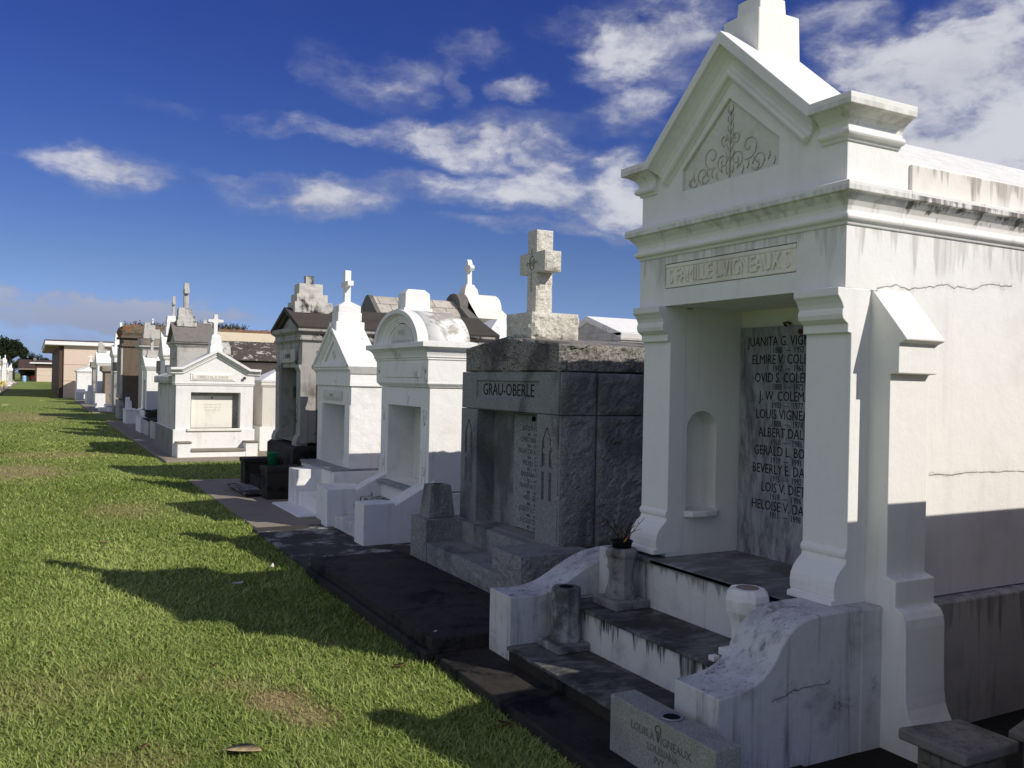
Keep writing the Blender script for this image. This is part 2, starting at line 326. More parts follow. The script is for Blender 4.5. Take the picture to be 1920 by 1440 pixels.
# ground and grass share the dead-patch map
PATCH = [(1.2, 4.85, .17, .2, 1.), (1.3, 4.55, .15, .2, .9), (1.05, 5.2, .25, .12, .4), (-.34, 17.9, .9, 1.6, .75), (.3, 21.5, 1.2, 1., .5), (-1.1, 9.6, .5, .8, .3), (.42, 4.3, .3, .2, .35), (-.6, 40., 1.6, 5., .5), (1.1, 12.5, .5, .8, .45), (0., 5.5, .6, .4, .3)]
def lawn_mat(name, blades):
    m, N, b, P, Nn = mat_base(name)
    if blades:
        tone = N.new('ShaderNodeAttribute', attribute_name='tone').outputs['Fac']
        dry = N.new('ShaderNodeAttribute', attribute_name='dry').outputs['Fac']
        c = N.mix(tone, (.14, .205, .034, 1), (.46, .53, .165, 1))
        c = N.mix(dry, c, (.44, .34, .18, 1))
        b.inputs['Roughness'].default_value = .55
        N.l.new(c, b.inputs['Base Color'])
        tr = N.new('ShaderNodeBsdfTranslucent', {'Color': N.mix(.5, c, (.2, .3, .03, 1))})
        mx = N.new('ShaderNodeMixShader', {0: .25}); N.l.new(b.outputs[0], mx.inputs[1]); N.l.new(tr.outputs[0], mx.inputs[2])
        o = [n for n in N.n if n.type == 'OUTPUT_MATERIAL'][0]; N.l.new(mx.outputs[0], o.inputs[0])
        return m
    n1 = N.noise(P, .55, 6, .6); n2 = N.noise(P, 30, 6, .7); n3 = N.noise(P, 4, 5, .6)
    c = N.mix(N.step(n2, .3, .7), (.12, .165, .032, 1), (.31, .365, .10, 1))
    c = N.mix(N.step(n1, .5, .75, 0., .35), c, (.26, .25, .09, 1))
    c = N.mix(N.step(n3, .55, .75, 0., .3), c, (.075, .11, .02, 1))
    for (px, py, sx, sy, a) in PATCH:
        q = N.v('MULTIPLY_ADD', N.v('ADD', P, N.v('MULTIPLY', N.v('SUBTRACT', N.noise(P, 5, 4, .6, col=True), (.5, .5, .5)), (sx, sy, 0.))), (1/sx, 1/sy, 0.), (-px/sx, -py/sy, 0.))
        c = N.mix(N.step(N.v('LENGTH', q), .5, 1.3, a*.9, 0.), c, (.34, .245, .13, 1))
    N.l.new(c, b.inputs['Base Color']); b.inputs['Roughness'].default_value = .9
    bump(N, b, N.m('ADD', n2, N.m('MULTIPLY', n3, .5)), .8, .04)
    return m
M['lawn'] = lawn_mat('lawn', False); M['blade'] = lawn_mat('grass_blade', True)

# ------------------------------------------------------------------ mesh helpers
class MB:
    def __init__(s): s.v = []; s.f = []; s.smooth = []
    def add(s, vs, fs, sm=False):
        o = len(s.v); s.v += [tuple(map(float, p)) for p in vs]
        for f in fs: s.f.append(tuple(o+i for i in f)); s.smooth.append(sm)
        return s
    def box(s, x0, x1, y0, y1, z0, z1):
        return s.add([(x0, y0, z0), (x1, y0, z0), (x1, y1, z0), (x0, y1, z0), (x0, y0, z1), (x1, y0, z1), (x1, y1, z1), (x0, y1, z1)],
                     [(0, 3, 2, 1), (4, 5, 6, 7), (0, 1, 5, 4), (1, 2, 6, 5), (2, 3, 7, 6), (3, 0, 4, 7)])
    def frustum(s, x0, x1, y0, y1, z0, z1, d, dy=None):
        dy = d if dy is None else dy
        return s.add([(x0, y0, z0), (x1, y0, z0), (x1, y1, z0), (x0, y1, z0), (x0+d, y0+dy, z1), (x1-d, y0+dy, z1), (x1-d, y1-dy, z1), (x0+d, y1-dy, z1)],
                     [(0, 3, 2, 1), (4, 5, 6, 7), (0, 1, 5, 4), (1, 2, 6, 5), (2, 3, 7, 6), (3, 0, 4, 7)])
    def prism(s, pts, axis, a, b, sm=False):
        n = len(pts)
        def P(p, t): return {'x': (t, p[0], p[1]), 'y': (p[0], t, p[1]), 'z': (p[0], p[1], t)}[axis]
        vs = [P(p, a) for p in pts]+[P(p, b) for p in pts]
        s.add(vs, [tuple(range(n-1, -1, -1)), tuple(range(n, 2*n))])
        o = len(s.v)-2*n
        for i in range(n):
            j = (i+1) % n; s.f.append((o+i, o+j, o+n+j, o+n+i)); s.smooth.append(sm)
        return s
    def rings(s, rings, closed=True, caps=True, sm=False):
        n = len(rings[0]); o = len(s.v)
        for r in rings: s.v += [tuple(map(float, p)) for p in r]
        for k in range(len(rings)-1):
            for i in range(n if closed else n-1):
                j = (i+1) % n
                s.f.append((o+k*n+i, o+k*n+j, o+(k+1)*n+j, o+(k+1)*n+i)); s.smooth.append(sm)
        if caps:
            s.f.append(tuple(o+i for i in range(n-1, -1, -1))); s.smooth.append(False)
            s.f.append(tuple(o+(len(rings)-1)*n+i for i in range(n))); s.smooth.append(False)
        return s
    def lathe(s, prof, cx, cy, seg=24, sm=True, sq=0):
        rs = []
        for r, z in prof:
            rs.append([(cx+r*math.cos(2*math.pi*(i+.5)/seg), cy+r*math.sin(2*math.pi*(i+.5)/seg), z) for i in range(seg)])
        return s.rings(rs, sm=sm)
    def tube(s, pts, r, seg=6, taper=1.):
        pts = [Vector(p) for p in pts]; rs = []
        for i, p in enumerate(pts):
            t = (pts[min(i+1, len(pts)-1)]-pts[max(i-1, 0)]).normalized()
            a = t.orthogonal().normalized() if abs(t.z) > .95 else t.cross(Vector((0, 0, 1))).normalized()
            b = t.cross(a); rr = r*(1-(1-taper)*i/max(1, len(pts)-1))
            rs.append([p+a*rr*math.cos(2*math.pi*k/seg)+b*rr*math.sin(2*math.pi*k/seg) for k in range(seg)])
        return s.rings(rs, sm=True)
    def cornice(s, prof, x0, x1, y0, y1):
        """closed profile [(projection, z)] swept round the near side, front and far side of a block"""
        paths = []
        for p, z in prof: paths.append([(x1, y0-p, z), (x0-p, y0-p, z), (x0-p, y1+p, z), (x1, y1+p, z)])
        return s.rings([[paths[i][k] for i in range(len(prof))] for k in range(4)])
    def sweep_yz(s, path, sec):
        """section [(forward, drop)] swept along a path in the (y, z) plane with mitred joints; forward is towards -x"""
        n = len(path); rs = []
        for i in range(n):
            p = Vector(path[i]); a = (p-Vector(path[i-1])).normalized() if i else None; b = (Vector(path[i+1])-p).normalized() if i < n-1 else None
            if a is None: d = b; k = 1
            elif b is None: d = a; k = 1
            else: d = (a+b).normalized(); k = 1/max(.3, d.dot(a))
            nrm = Vector((d.y, -d.x))
            if nrm.y > 0: nrm = -nrm
            rs.append([(-q[0], p.x+nrm.x*q[1]*k, p.y+nrm.y*q[1]*k) for q in sec])
        return s.rings(rs)
    def rock(s, x0, x1, y0, y1, z0, z1, amp=.02, rough='xyXY', res=.035, seed=0):
        """a block whose named sides are split, rough stone"""
        bm = bmesh.new(); idx = {}
        dims = ((x0, x1), (y0, y1), (z0, z1)); cnt = [max(2, int((b-a)/res)) for a, b in dims]
        def vert(i, j, k):
            key = (i, j, k)
            if key not in idx:
                p = [dims[q][0]+(dims[q][1]-dims[q][0])*key[q]/cnt[q] for q in range(3)]
                w = Vector(p)
                def h():
                    q = w*7.5+Vector((seed*7.1, seed*3.3, seed))
                    q = q+noise.noise_vector(q*.6)*.5; v = 0.
                    for sc, am in ((1., 1.), (2.6, .45)):
                        c = noise.voronoi(q*sc)[1][0]; nn = noise.noise_vector(c*13.7+Vector((3, 1, 2)))
                        v += am*((q*sc-c).dot(nn)*1.3+.5*nn.x)
                    return .5+v*.75+.25*noise.fractal(q*1.5, 1., 2.1, 3)
                hh = None
                for ax, nm in ((0, 'xX'), (1, 'yY'), (2, 'zZ')):
                    for side in (0, 1):
                        if key[ax] == (0, cnt[ax])[side] and nm[side] in rough:
                            if hh is None: hh = h()
                            e = min([min(key[o], cnt[o]-key[o]) for o in range(3) if o != ax])
                            f = .1 if e == 0 else (.75 if e == 1 else 1.)
                            p[ax] += (-1, 1)[side]*amp*hh*f
                idx[key] = bm.verts.new(p)
            return idx[key]
        for ax in range(3):
            u, v = [q for q in range(3) if q != ax]
            for side in (0, cnt[ax]):
                for i in range(cnt[u]):
                    for j in range(cnt[v]):
                        ks = []
                        for (di, dj) in ((0, 0), (1, 0), (1, 1), (0, 1)):
                            k = [0, 0, 0]; k[ax] = side; k[u] = i+di; k[v] = j+dj; ks.append(vert(*k))
                        bm.faces.new(ks)
        bm.verts.index_update()
        s.add([tuple(v.co) for v in bm.verts], [tuple(v.index for v in f.verts) for f in bm.faces]); bm.free()
        return s
    def mesh(s, name, off=(0, 0, 0)):
        me = bpy.data.meshes.new(name)
        me.from_pydata([(p[0]-off[0], p[1]-off[1], p[2]-off[2]) for p in s.v], [], s.f)
        me.polygons.foreach_set('use_smooth', s.smooth)
        bm = bmesh.new(); bm.from_mesh(me); bmesh.ops.recalc_face_normals(bm, faces=bm.faces); bm.to_mesh(me); bm.free()
        return me
    def build(s, name, mat, parent=None, local=False, bev=0., label=None, seg=2):
        off = (0, 0, 0) if (parent is None or local) else ORIGIN[parent.name]
        me = s.mesh(name, off); me.materials.append(M[mat] if isinstance(mat, str) else mat)
        o = bpy.data.objects.new(name, me); COL.objects.link(o)
        if parent is not None: o.parent = parent; ORIGIN[o.name] = off
        if bev:
            b = o.modifiers.new('bevel', 'BEVEL'); b.width = bev; b.segments = seg; b.limit_method = 'ANGLE'; b.angle_limit = R(35); b.use_clamp_overlap = True
        if label: o['label'] = label
        return o
ORIGIN = {}
def thing(name, label, cat, loc, rz=0., group=None, at=None, size=1.):
    o = bpy.data.objects.new(name, None); COL.objects.link(o); o.location = at or loc; o.scale = (size,)*3; o.rotation_euler = (0, 0, rz)
    o.empty_display_size = .1; ORIGIN[o.name] = tuple(loc); tag(o, label, cat, group); return o
def tag(o, label=None, cat=None, group=None, kind=None):
    if label: o['label'] = label
    if cat: o['category'] = cat
    if group: o['group'] = group
    if kind: o['kind'] = kind
    return o
def struct(mb, name, mat, bev=0):
    return tag(mb.build(name, mat, bev=bev), kind='structure')
def cut(o, cutter):
    """carve a recess out of a part"""
    off = ORIGIN.get(o.name, (0, 0, 0)); t = bpy.data.objects.new('cutter', cutter.mesh('cutter', off)); COL.objects.link(t)
    t.parent = o.parent
    md = o.modifiers.new('carve', 'BOOLEAN'); md.object = t; md.operation = 'DIFFERENCE'; md.solver = 'EXACT'
    mods = [m for m in o.modifiers if m.type == 'BEVEL']; keep = [(m.width, m.segments) for m in mods]
    for m in mods: o.modifiers.remove(m)
    bpy.context.view_layer.update()
    me = bpy.data.meshes.new_from_object(o.evaluated_get(bpy.context.evaluated_depsgraph_get()))
    o.modifiers.clear(); o.data = me
    for w, sg in keep:
        b = o.modifiers.new('bevel', 'BEVEL'); b.width = w; b.segments = sg; b.limit_method = 'ANGLE'; b.angle_limit = R(35)
    bpy.data.objects.remove(t)
def text(lines, mat, parent, x, yc, zt, name='inscription', depth=.002, flip=1, local=False, sq=1., bold=0.):
    """lines: [(string, size, z drop)] on a face looking towards -x; text runs towards -y"""
    V = []; F = []
    for st, size, z, *dy in lines:
        cu = bpy.data.curves.new('t', 'FONT'); cu.body = st; cu.size = size; cu.align_x = 'CENTER'; cu.extrude = depth/2; cu.resolution_u = 2; cu.offset = bold*size
        to = bpy.data.objects.new('t', cu); COL.objects.link(to); bpy.context.view_layer.update()
        me = bpy.data.meshes.new_from_object(to.evaluated_get(bpy.context.evaluated_depsgraph_get()))
        o = len(V)
        for v in me.vertices: V.append((x-v.co.z, yc+(dy[0] if dy else 0)-v.co.x*sq, zt-z+v.co.y))
        for f in me.polygons: F.append(tuple(o+i for i in f.vertices))
        bpy.data.objects.remove(to); bpy.data.meshes.remove(me); bpy.data.curves.remove(cu)
    mb = MB(); mb.add(V, F)
    return mb.build(name, mat, parent, local=local)
def recess_box(x0, x1, y0, y1, z0, z1, oy0, oy1, oz0, oz1, d):
    mb = MB()
    A = [(x0, y0, z0), (x0, y1, z0), (x0, y1, z1), (x0, y0, z1)]; B = [(x0, oy0, oz0), (x0, oy1, oz0), (x0, oy1, oz1), (x0, oy0, oz1)]
    C = [(x0+d, p[1], p[2]) for p in B]; D = [(x1, p[1], p[2]) for p in A]
    f = []
    for i in range(4):
        j = (i+1) % 4; f += [(i, j, 4+j, 4+i), (4+i, 4+j, 8+j, 8+i), (i, 12+i, 12+j, j)]
    f += [(8, 9, 10, 11), (12, 15, 14, 13)]
    return mb.add(A+B+C+D, f)
def cross_pts(yc, z0, z1, w, za0, za1, hw):
    h = w/2
    return [(yc-h, z0), (yc+h, z0), (yc+h, za0), (yc+hw, za0), (yc+hw, za1), (yc+h, za1), (yc+h, z1), (yc-h, z1), (yc-h, za1), (yc-hw, za1), (yc-hw, za0), (yc-h, za0)]
def arc(cy, cz, ry, rz, a0, a1, n):
    return [(cy+ry*math.cos(a0+(a1-a0)*i/n), cz+rz*math.sin(a0+(a1-a0)*i/n)) for i in range(n+1)]
# ------------------------------------------------------------------ ground, paths
def plane_grid(x0, x1, y0, y1, z, res, amp, name, mat):
    nx = int((x1-x0)/res); ny = int((y1-y0)/res); mb = MB()
    vs = [(x0+(x1-x0)*i/nx, y0+(y1-y0)*j/ny, z+amp*noise.noise(Vector((i*res*.9, j*res*.9, 3)))) for j in range(ny+1) for i in range(nx+1)]
    mb.add(vs, [(j*(nx+1)+i, j*(nx+1)+i+1, (j+1)*(nx+1)+i+1, (j+1)*(nx+1)+i) for j in range(ny) for i in range(nx)], True)
    return tag(mb.build(name, mat), kind='structure')
g = MB(); g.add([(-900, -500, G0), (900, -500, G0), (900, 1500, G0), (-900, 1500, G0)], [(0, 1, 2, 3)])
struct(g, 'ground', 'lawn')
def slab(x0, x1, y0, y1, z, mat, thick=.3, bev=.012, name='path', wob=.008):
    mb = MB(); n = max(3, int((y1-y0)/.25)); rs = []
    for i in range(n+1):
        y = y0+(y1-y0)*i/n; e = x0+wob*noise.noise(Vector((y*1.7, x0, 1))); zz = z+.004*noise.noise(Vector((y, x0*3, 7)))
        rs.append([(e, y, z-thick), (x1, y, z-thick), (x1, y, zz), (e, y, zz)])
    mb.rings(rs)
    return struct(mb, name, mat, bev)
slab(2.23, 3.1, -2.5, 5.06, -.062, 'blackconc')
slab(2.17, 2.4, 5.06, 7.83, -.045, 'blackconc')
slab(2.215, 7.0, 5.068, 7.84, .03, 'blackconc', .25)
slab(2.23, 7.0, 7.848, 10.3, -.085, 'slabwhite')
slab(2.30, 7.0, 10.31, 15.6, -.108, 'conc', .2)
slab(2.36, 7.5, 18.95, 24.4, -.085, 'conc', .2)
slab(2.36, 7.5, 24.41, 36.0, -.095, 'conc', .2)
slab(2.30, 8., 43.8, 67., -.095, 'conc', .2)
slab(2.2, 3.4, 88, 150., -.095, 'conc', .2)
slab(-2.85, -2.3, 60, 175, -.095, 'conc', .2)
g = MB(); g.box(2.9, 9, -4, 5.06, -.3, -.075); struct(g, 'soil', 'soil')
g = MB(); g.box(7.0, 26, 5.0, 60, -.3, -.1); struct(g, 'soil', 'soil')

# ------------------------------------------------------------------ the big white tomb in front
T = thing('tomb', 'large white tomb nearest the viewer, pointed pediment, deep doorway and grey marble name tablet', 'tomb', (3.43, 3.79, -.06))
XE = 6.5
w = MB().prism([(3.478, 2.97), (XE, 2.97), (XE, 4.61), (3.478, 4.61), (3.478, 4.35), (4.065, 4.35), (4.065, 3.247), (3.478, 3.247)], 'z', .58, 2.141).build('wall', 'main', T)
nc = [(3.62, .86), (3.865, .86), (3.865, 1.37)]+[(3.7425+.1225*math.cos(a), 1.37+.122*math.sin(a)) for a in np.linspace(0, math.pi, 13)[1:]]
cut(w, MB().prism(nc, 'y', 3.12, 4.48))
fr = MB().box(3.43, XE, 2.97, 4.61, 2.141, 2.66).build('frieze', 'main', T)
cut(fr, MB().box(3.40, 3.448, 3.285, 4.36, 2.245, 2.40))
pl = MB().box(3.436, 3.449, 3.29, 4.355, 2.25, 2.395)
pl.box(3.43, 3.449, 3.29, 4.355, 2.372, 2.395).box(3.43, 3.449, 3.29, 4.355, 2.25, 2.27)
pl = pl.build('name_plaque', 'cream', T, bev=.004)
text([('S FAMILLE L.VIGNEAUX S', .128, 0)], 'cream', pl, 3.432, 3.822, 2.278, depth=.016, sq=.70)
cp = [(-.03, 2.445), (.008, 2.445), (.014, 2.462), (.028, 2.468), (.034, 2.480), (.030, 2.494), (.018, 2.503), (.014, 2.512), (.018, 2.535), (.032, 2.558), (.052, 2.578), (.06, 2.592), (.078, 2.594), (.078, 2.638), (.0, 2.664), (-.03, 2.664)]
MB().rings([[(3.80, 2.97-p, z) for p, z in cp], [(3.43-p, 2.97-p, z) for p, z in cp], [(3.43-p, 4.61+p, z) for p, z in cp], [(3.80, 4.61+p, z) for p, z in cp]]).build('cornice', 'cornice', T, bev=.004)
for s_, y in ((-1, 2.97), (1, 4.61)): MB().rings([[(3.80, y+s_*p, z) for p, z in cp], [(XE, y+s_*p, z) for p, z in cp]]).build('side_cornice', 'cornice2', T, bev=.004)
# pediment block, its returns and raking mouldings
pd = MB().prism([(2.975, 2.655), (4.605, 2.655), (4.605, 3.0), (4.48, 3.0), (3.79, 3.585), (3.10, 3.0), (2.975, 3.0)], 'x', 3.43, 3.80).build('pediment', 'mainfront', T, bev=.004)
PN = [(4.212, 2.825), (3.425, 2.825), (3.425, 2.972), (3.815, 3.285), (4.215, 2.955)]
cut(pd, MB().prism(PN, 'x', 3.38, 3.455))
rp = MB().prism([(p[0]*.985+3.81*.015, p[1]*.985+3.0*.015) for p in PN], 'x', 3.449, 3.456).build('relief_panel', 'relief', T)
def spiral(cy, cz, r0, turns, a0, sgn, n=26):
    return [(3.446, cy+sgn*r0*(1-i/n*.85)*math.cos(a0+turns*6.283*i/n), cz+r0*(1-i/n*.85)*math.sin(a0+turns*6.283*i/n)) for i in range(n+1)]
sc = MB()
for sg in (1, -1):
    for (dy, dz, r, tn, a0) in ((.055, 2.935, .052, 1.4, -1.2), (.15, 2.985, .075, 1.2, -2.0), (.225, 2.895, .062, 1.2, -2.6), (.31, 2.87, .04, 1.1, -2.8), (.045, 3.06, .035, 1., -1.6)):
        if sg < 0 and dy > .3: continue
        sc.tube(spiral(3.815+sg*dy, dz, r, tn, a0, sg), .0026, 5)
    for k in range(9):
        y = 3.815+sg*(.02+.04*k); z = 2.86+.02*math.sin(k*2.1)
        sc.tube([(3.446, y, z), (3.446, y+sg*.012, z+.022), (3.446, y+sg*.006, z+.045)], .004, 5, .5)
    for k in range(6):
        z = 2.93+.052*k; sc.tube([(3.446, 3.815, z), (3.446, 3.815+sg*.022, z+.03), (3.446, 3.815+sg*.035*(1-k*.1), z+.055)], .005, 5, .4)
sc.tube([(3.446, 3.815, 2.84), (3.446, 3.817, 3.0), (3.446, 3.814, 3.22)], .006, 6, .5)
sc.build('carving', 'carved', rp)
rt = [(-.03, 2.852), (.012, 2.852), (.016, 2.868), (.034, 2.872), (.042, 2.885), (.036, 2.90), (.022, 2.91), (.018, 2.92), (.022, 2.94), (.04, 2.962), (.07, 2.982), (.085, 2.990), (.104, 2.992), (.104, 3.046), (-.03, 3.058)]
for (a, bb) in ((2.975, 3.13), (4.45, 4.605)):
    near = a < 3.5
    rs = []
    for k in range(3):
        ring = []
        for p, z in rt:
            if near: ring.append([(3.80, 2.975-p, z), (3.43-p, 2.975-p, z), (3.43-p, bb, z)][k])
            else: ring.append([(3.43-p, a, z), (3.43-p, 4.605+p, z), (3.80, 4.605+p, z)][k])
        rs.append(ring)
    MB().rings(rs).build('cornice', 'cornice', T, bev=.004)
# the raking cornice covers the block as a roof slab as well
sec = [(-3.432+.1035, 0), (-3.432+.1035, .055), (-3.432+.083, .057), (-3.432+.06, .072), (-3.432+.032, .10), (-3.432+.018, .13), (-3.432+.02, .146), (-3.432+.04, .152), (-3.432+.046, .166), (-3.432+.036, .182), (-3.432+.016, .188), (-3.432+.006, .2), (-3.798, .2), (-3.798, 0)]
MB().sweep_yz([(4.475, 3.03), (3.79, 3.638), (3.105, 3.03)], sec).build('raking_cornice', 'mainfront', T, bev=.005)
f = MB().frustum(3.47, 3.795, 3.635, 3.935, 3.42, 3.752, .008).frustum(3.53, 3.735, 3.69, 3.88, 3.75, 3.86, .006).build('finial', 'main', T, bev=.008)
MB().prism(cross_pts(3.79, 3.855, 4.46, .085, 4.18, 4.27, .12), 'x', 3.56, 3.66).build('cross', 'blackconc', f, bev=.006)
# vaulted body behind the pediment: parapet gutter and shallow roof
for a, bb in ((2.972, 3.03), (4.55, 4.608)): MB().box(3.90, XE, a, bb, 2.655, 2.80).build('parapet', 'parapet', T, bev=.008)
MB().prism([(2.99, 2.66), (4.59, 2.66), (4.59, 2.808), (3.79, 3.235), (2.99, 2.808)], 'x', 3.802, XE-.01).build('roof', 'main', T, bev=.006)
pp = [(3.377, 2.140), (3.377, 2.102), (3.390, 2.090), (3.408, 2.064), (3.418, 2.040), (3.412, 2.032), (3.409, 2.012), (3.416, 1.99), (3.436, 1.974), (3.450, 1.966), (3.450, 1.925), (3.474, 1.921), (3.476, .868), (3.466, .86), (3.460, .845), (3.464, .83), (3.474, .822), (3.468, .80), (3.440, .778), (3.412, .748), (3.396, .715), (3.391, .685), (3.393, .645), (3.400, .632), (3.374, .628), (3.372, .60), (3.60, .60), (3.60, 2.140)]
for (a, bb) in ((2.967, 3.25), (4.347, 4.613)):
    MB().prism(pp, 'y', a, bb).build('pilaster', 'mainfront', T, bev=.004)
# buttress against the near side
bp = [(2.98, 2.16), (2.766, 1.897), (2.768, 1.888), (2.806, 1.872), (2.806, 1.73), (2.852, 1.726), (2.850, .752), (2.797, .735), (2.797, .612)]
bp += [(2.78, .606), (2.758, .59), (2.743, .562), (2.737, .52), (2.734, .32), (2.73, .2), (2.722, .145), (2.706, .105), (2.672, .045), (2.63, -.02), (2.58, -.075), (2.56, -.1), (2.98, -.1)]
MB().prism(bp, 'y' if 0 else 'x', 3.615, 3.90).build('buttress', 'main', T, bev=.006)
MB().box(3.50, XE+.08, 2.872, 4.71, -.1, .574).build('plinth', 'plinth', T, bev=.01)
for pts, zz in (([(3.47, 2.866), (3.62, 2.866), (3.62, 3.0), (3.47, 3.0)], .606), ([(3.24, 4.58), (3.62, 4.58), (3.62, 4.74), (3.24, 4.74)], .60)): MB().prism(pts, 'z', -.1, zz).build('pedestal', 'cheek', T, bev=.01)
# scrolled cheek walls either side of the steps
def smooth_path(pts, n=5):
    out = []
    for i in range(len(pts)-1):
        p0 = pts[max(i-1, 0)]; p1 = pts[i]; p2 = pts[i+1]; p3 = pts[min(i+2, len(pts)-1)]
        for k in range(n):
            t = k/n
            out.append(tuple(.5*((2*p1[q])+(-p0[q]+p2[q])*t+(2*p0[q]-5*p1[q]+4*p2[q]-p3[q])*t*t+(-p0[q]+3*p1[q]-3*p2[q]+p3[q])*t**3) for q in (0, 1)))
    return out+[pts[-1]]
pr = smooth_path([(2.592, .313), (2.72, .322), (2.834, .355), (2.914, .421), (2.955, .482), (3.0, .535), (3.07, .582), (3.17, .602), (3.232, .606)])
MB().prism(pr+[(3.49, .608), (3.49, -.1), (2.592, -.1)], 'y', 2.87, 3.165).build('cheek_wall', 'cheek', T, bev=.008)
pr = smooth_path([(2.592, .330), (2.74, .322), (2.87, .335), (2.98, .375), (3.10, .44), (3.21, .49), (3.30, .52), (3.40, .535)])
MB().prism(pr+[(3.49, .54), (3.49, -.1), (2.592, -.1)], 'y', 4.742, 5.02).build('cheek_wall', 'cheek', T, bev=.008)
for nm, x0, x1, z0, z1 in (('step', 2.57, 2.99, -.1, .03), ('step', 2.965, 3.37, .028, .275), ('step', 3.345, 3.6, .27, .57)):
    q = MB().box(x0+.02, x1+.1, 3.16, 4.745, z0, z1-.022).build(nm, 'riser' if z1 > .1 else 'blackconc', T, bev=.006)
    if z1 < .5: MB().box(x0, x1+.06, 3.167, 4.74, z1-.022, z1).build('tread', 'step', q, bev=.006)
MB().box(3.345, 4.06, 3.255, 4.342, .55, .581).box(3.345, 3.43, 3.168, 4.74, .552, .579).build('floor_slab', 'slab', T, bev=.005)
tb = MB().box(4.045, 4.062, 3.27, 4.337, .577, 2.03).build('tablet', 'tablet', T, bev=.003)
L = []
nm = [('JUANITA G. VIGNEAUX', '1888  —  1952'), ('ELMIRE V. COLEMAN', '1917  —  1961'), ('OVID S. COLEMAN', '1888  —  1972'), ('J. W. COLEMAN', '1903  —  1977'), ('LOUIS VIGNEAUX', '1888  —  1978'),
      ('ALBERT DALLIN', '1910  —  1981'), ('GERALD L. BORDE', '1939  —  1991'), ('BEVERLY E. DALLIN', '1915  —  1992'), ('LOIS V. DIETZ', '1918  —  1996'), ('HELOISE V. DALLIN', '1911  —  1998')]
for k, (a, bb) in enumerate(nm):
    L.append((a, .086, .112+.114*k)); L.append((bb, .055, .112+.114*k+.0465))
text(L, 'letter', tb, 4.0445, 3.925, 2.022, sq=.77)
MB().tube([(4.05, 3.95, 2.03), (4.03, 3.95, 2.045), (4.03, 3.92, 2.05), (4.05, 3.91, 2.04)], .008).build('hook', 'rusty', tb)
MB().rings([[(4.046-h, 3.83+r*math.cos(a), 1.99+r*math.sin(a)) for a in np.linspace(0, 6.283, 11)[:-1]] for r, h in ((.018, 0), (.016, .008), (.004, .012))]).build('boss', 'rusty', tb)
MB().prism([(3.615, 4.355), (3.87, 4.355), (3.885, 4.33), (3.84, 4.295), (3.74, 4.28), (3.64, 4.295), (3.6, 4.33)], 'z', .825, .862).build('niche_shelf', 'main', T, bev=.006)

# urns and stone on and by the steps
def octvase(name, label, c, z0, prof, mat, hole, base, rz=.2, seg=8):
    t = thing(name, label, 'grave vase', (c[0], c[1], z0))
    cx, cy = c
    MB().lathe([(r, z0+h) for r, h in prof], cx, cy, seg, False).build('body', mat, t, bev=.004)
    if base: MB().box(cx-base[0], cx+base[0], cy-base[0], cy+base[0], z0, z0+base[1]).build('base', mat, t, bev=.008)
    MB().lathe([(hole, z0+prof[-1][1]+.001), (hole*.96, z0+prof[-1][1]+.003)], cx, cy, 20).build('socket_shade_disc', 'conc' if mat == 'vasewhite' else 'black', t)  # flat dark disc stands in for the shaded hollow of the vase
    return t
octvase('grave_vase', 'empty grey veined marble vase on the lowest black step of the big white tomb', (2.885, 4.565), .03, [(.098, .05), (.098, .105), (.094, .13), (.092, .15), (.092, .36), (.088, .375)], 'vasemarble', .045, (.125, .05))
V2 = (3.225, 4.47)
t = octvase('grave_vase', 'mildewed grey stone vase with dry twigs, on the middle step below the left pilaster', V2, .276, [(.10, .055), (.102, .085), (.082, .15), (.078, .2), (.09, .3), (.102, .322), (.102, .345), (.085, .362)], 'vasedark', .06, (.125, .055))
pt = thing('flower_pot', 'small black plastic pot with dry twigs and a red ribbon, sitting in the stone vase', 'flower pot', (V2[0], V2[1], .64))
MB().lathe([(.045, .62), (.058, .64), (.066, .672), (.07, .676), (.068, .682), (.058, .672), (.05, .655), (0.001, .655)], V2[0], V2[1], 20).build('pot', 'blackplastic', pt)
tw = MB()
for k in range(15):
    a = rnd.uniform(0, 6.28); l = rnd.uniform(.10, .20); sp = rnd.uniform(.3, .9)
    p = Vector((V2[0], V2[1], .655)); pts = [p]
    for q in range(4):
        a += rnd.uniform(-.5, .5); p = p+Vector((math.cos(a)*sp*l/4, math.sin(a)*sp*l/4, l/4)); pts.append(p.copy())
    tw.tube(pts, .0032, 5, .4)
    for q in (2, 3): tw.tube([pts[q], pts[q]+Vector((rnd.uniform(-.04, .04), rnd.uniform(-.04, .04), rnd.uniform(.01, .04)))], .0022, 4, .5)
tw.build('twigs', 'twig', pt)
MB().tube([(V2[0], V2[1]-.02, .66), (V2[0]+.01, V2[1]-.045, .70), (V2[0]+.02, V2[1]-.06, .725)], .004).build('ribbon', 'ribbonred', pt)
MB().tube([(V2[0]-.01, V2[1]-.02, .66), (V2[0], V2[1]-.05, .70)], .004).build('ribbon', 'ribbonyel', pt)
V3 = (3.20, 3.345)
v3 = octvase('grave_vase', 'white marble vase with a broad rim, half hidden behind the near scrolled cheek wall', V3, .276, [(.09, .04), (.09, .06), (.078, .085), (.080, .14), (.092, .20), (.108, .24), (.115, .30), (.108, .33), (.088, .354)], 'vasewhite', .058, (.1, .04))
ch = MB().rock(3.00, 3.04, 3.36, 3.40, .276, .30, .012, 'xXyYZ', .012, 3).build('stone_fragment', 'vasewhite'); tag(ch, 'small white stone fragment lying on the middle step beside the broken vase', 'stone fragment')
hs = thing('headstone', 'low grey granite headstone with a metal vase tube, before the big white tomb', 'headstone', (2.47, 3.03, -.06))
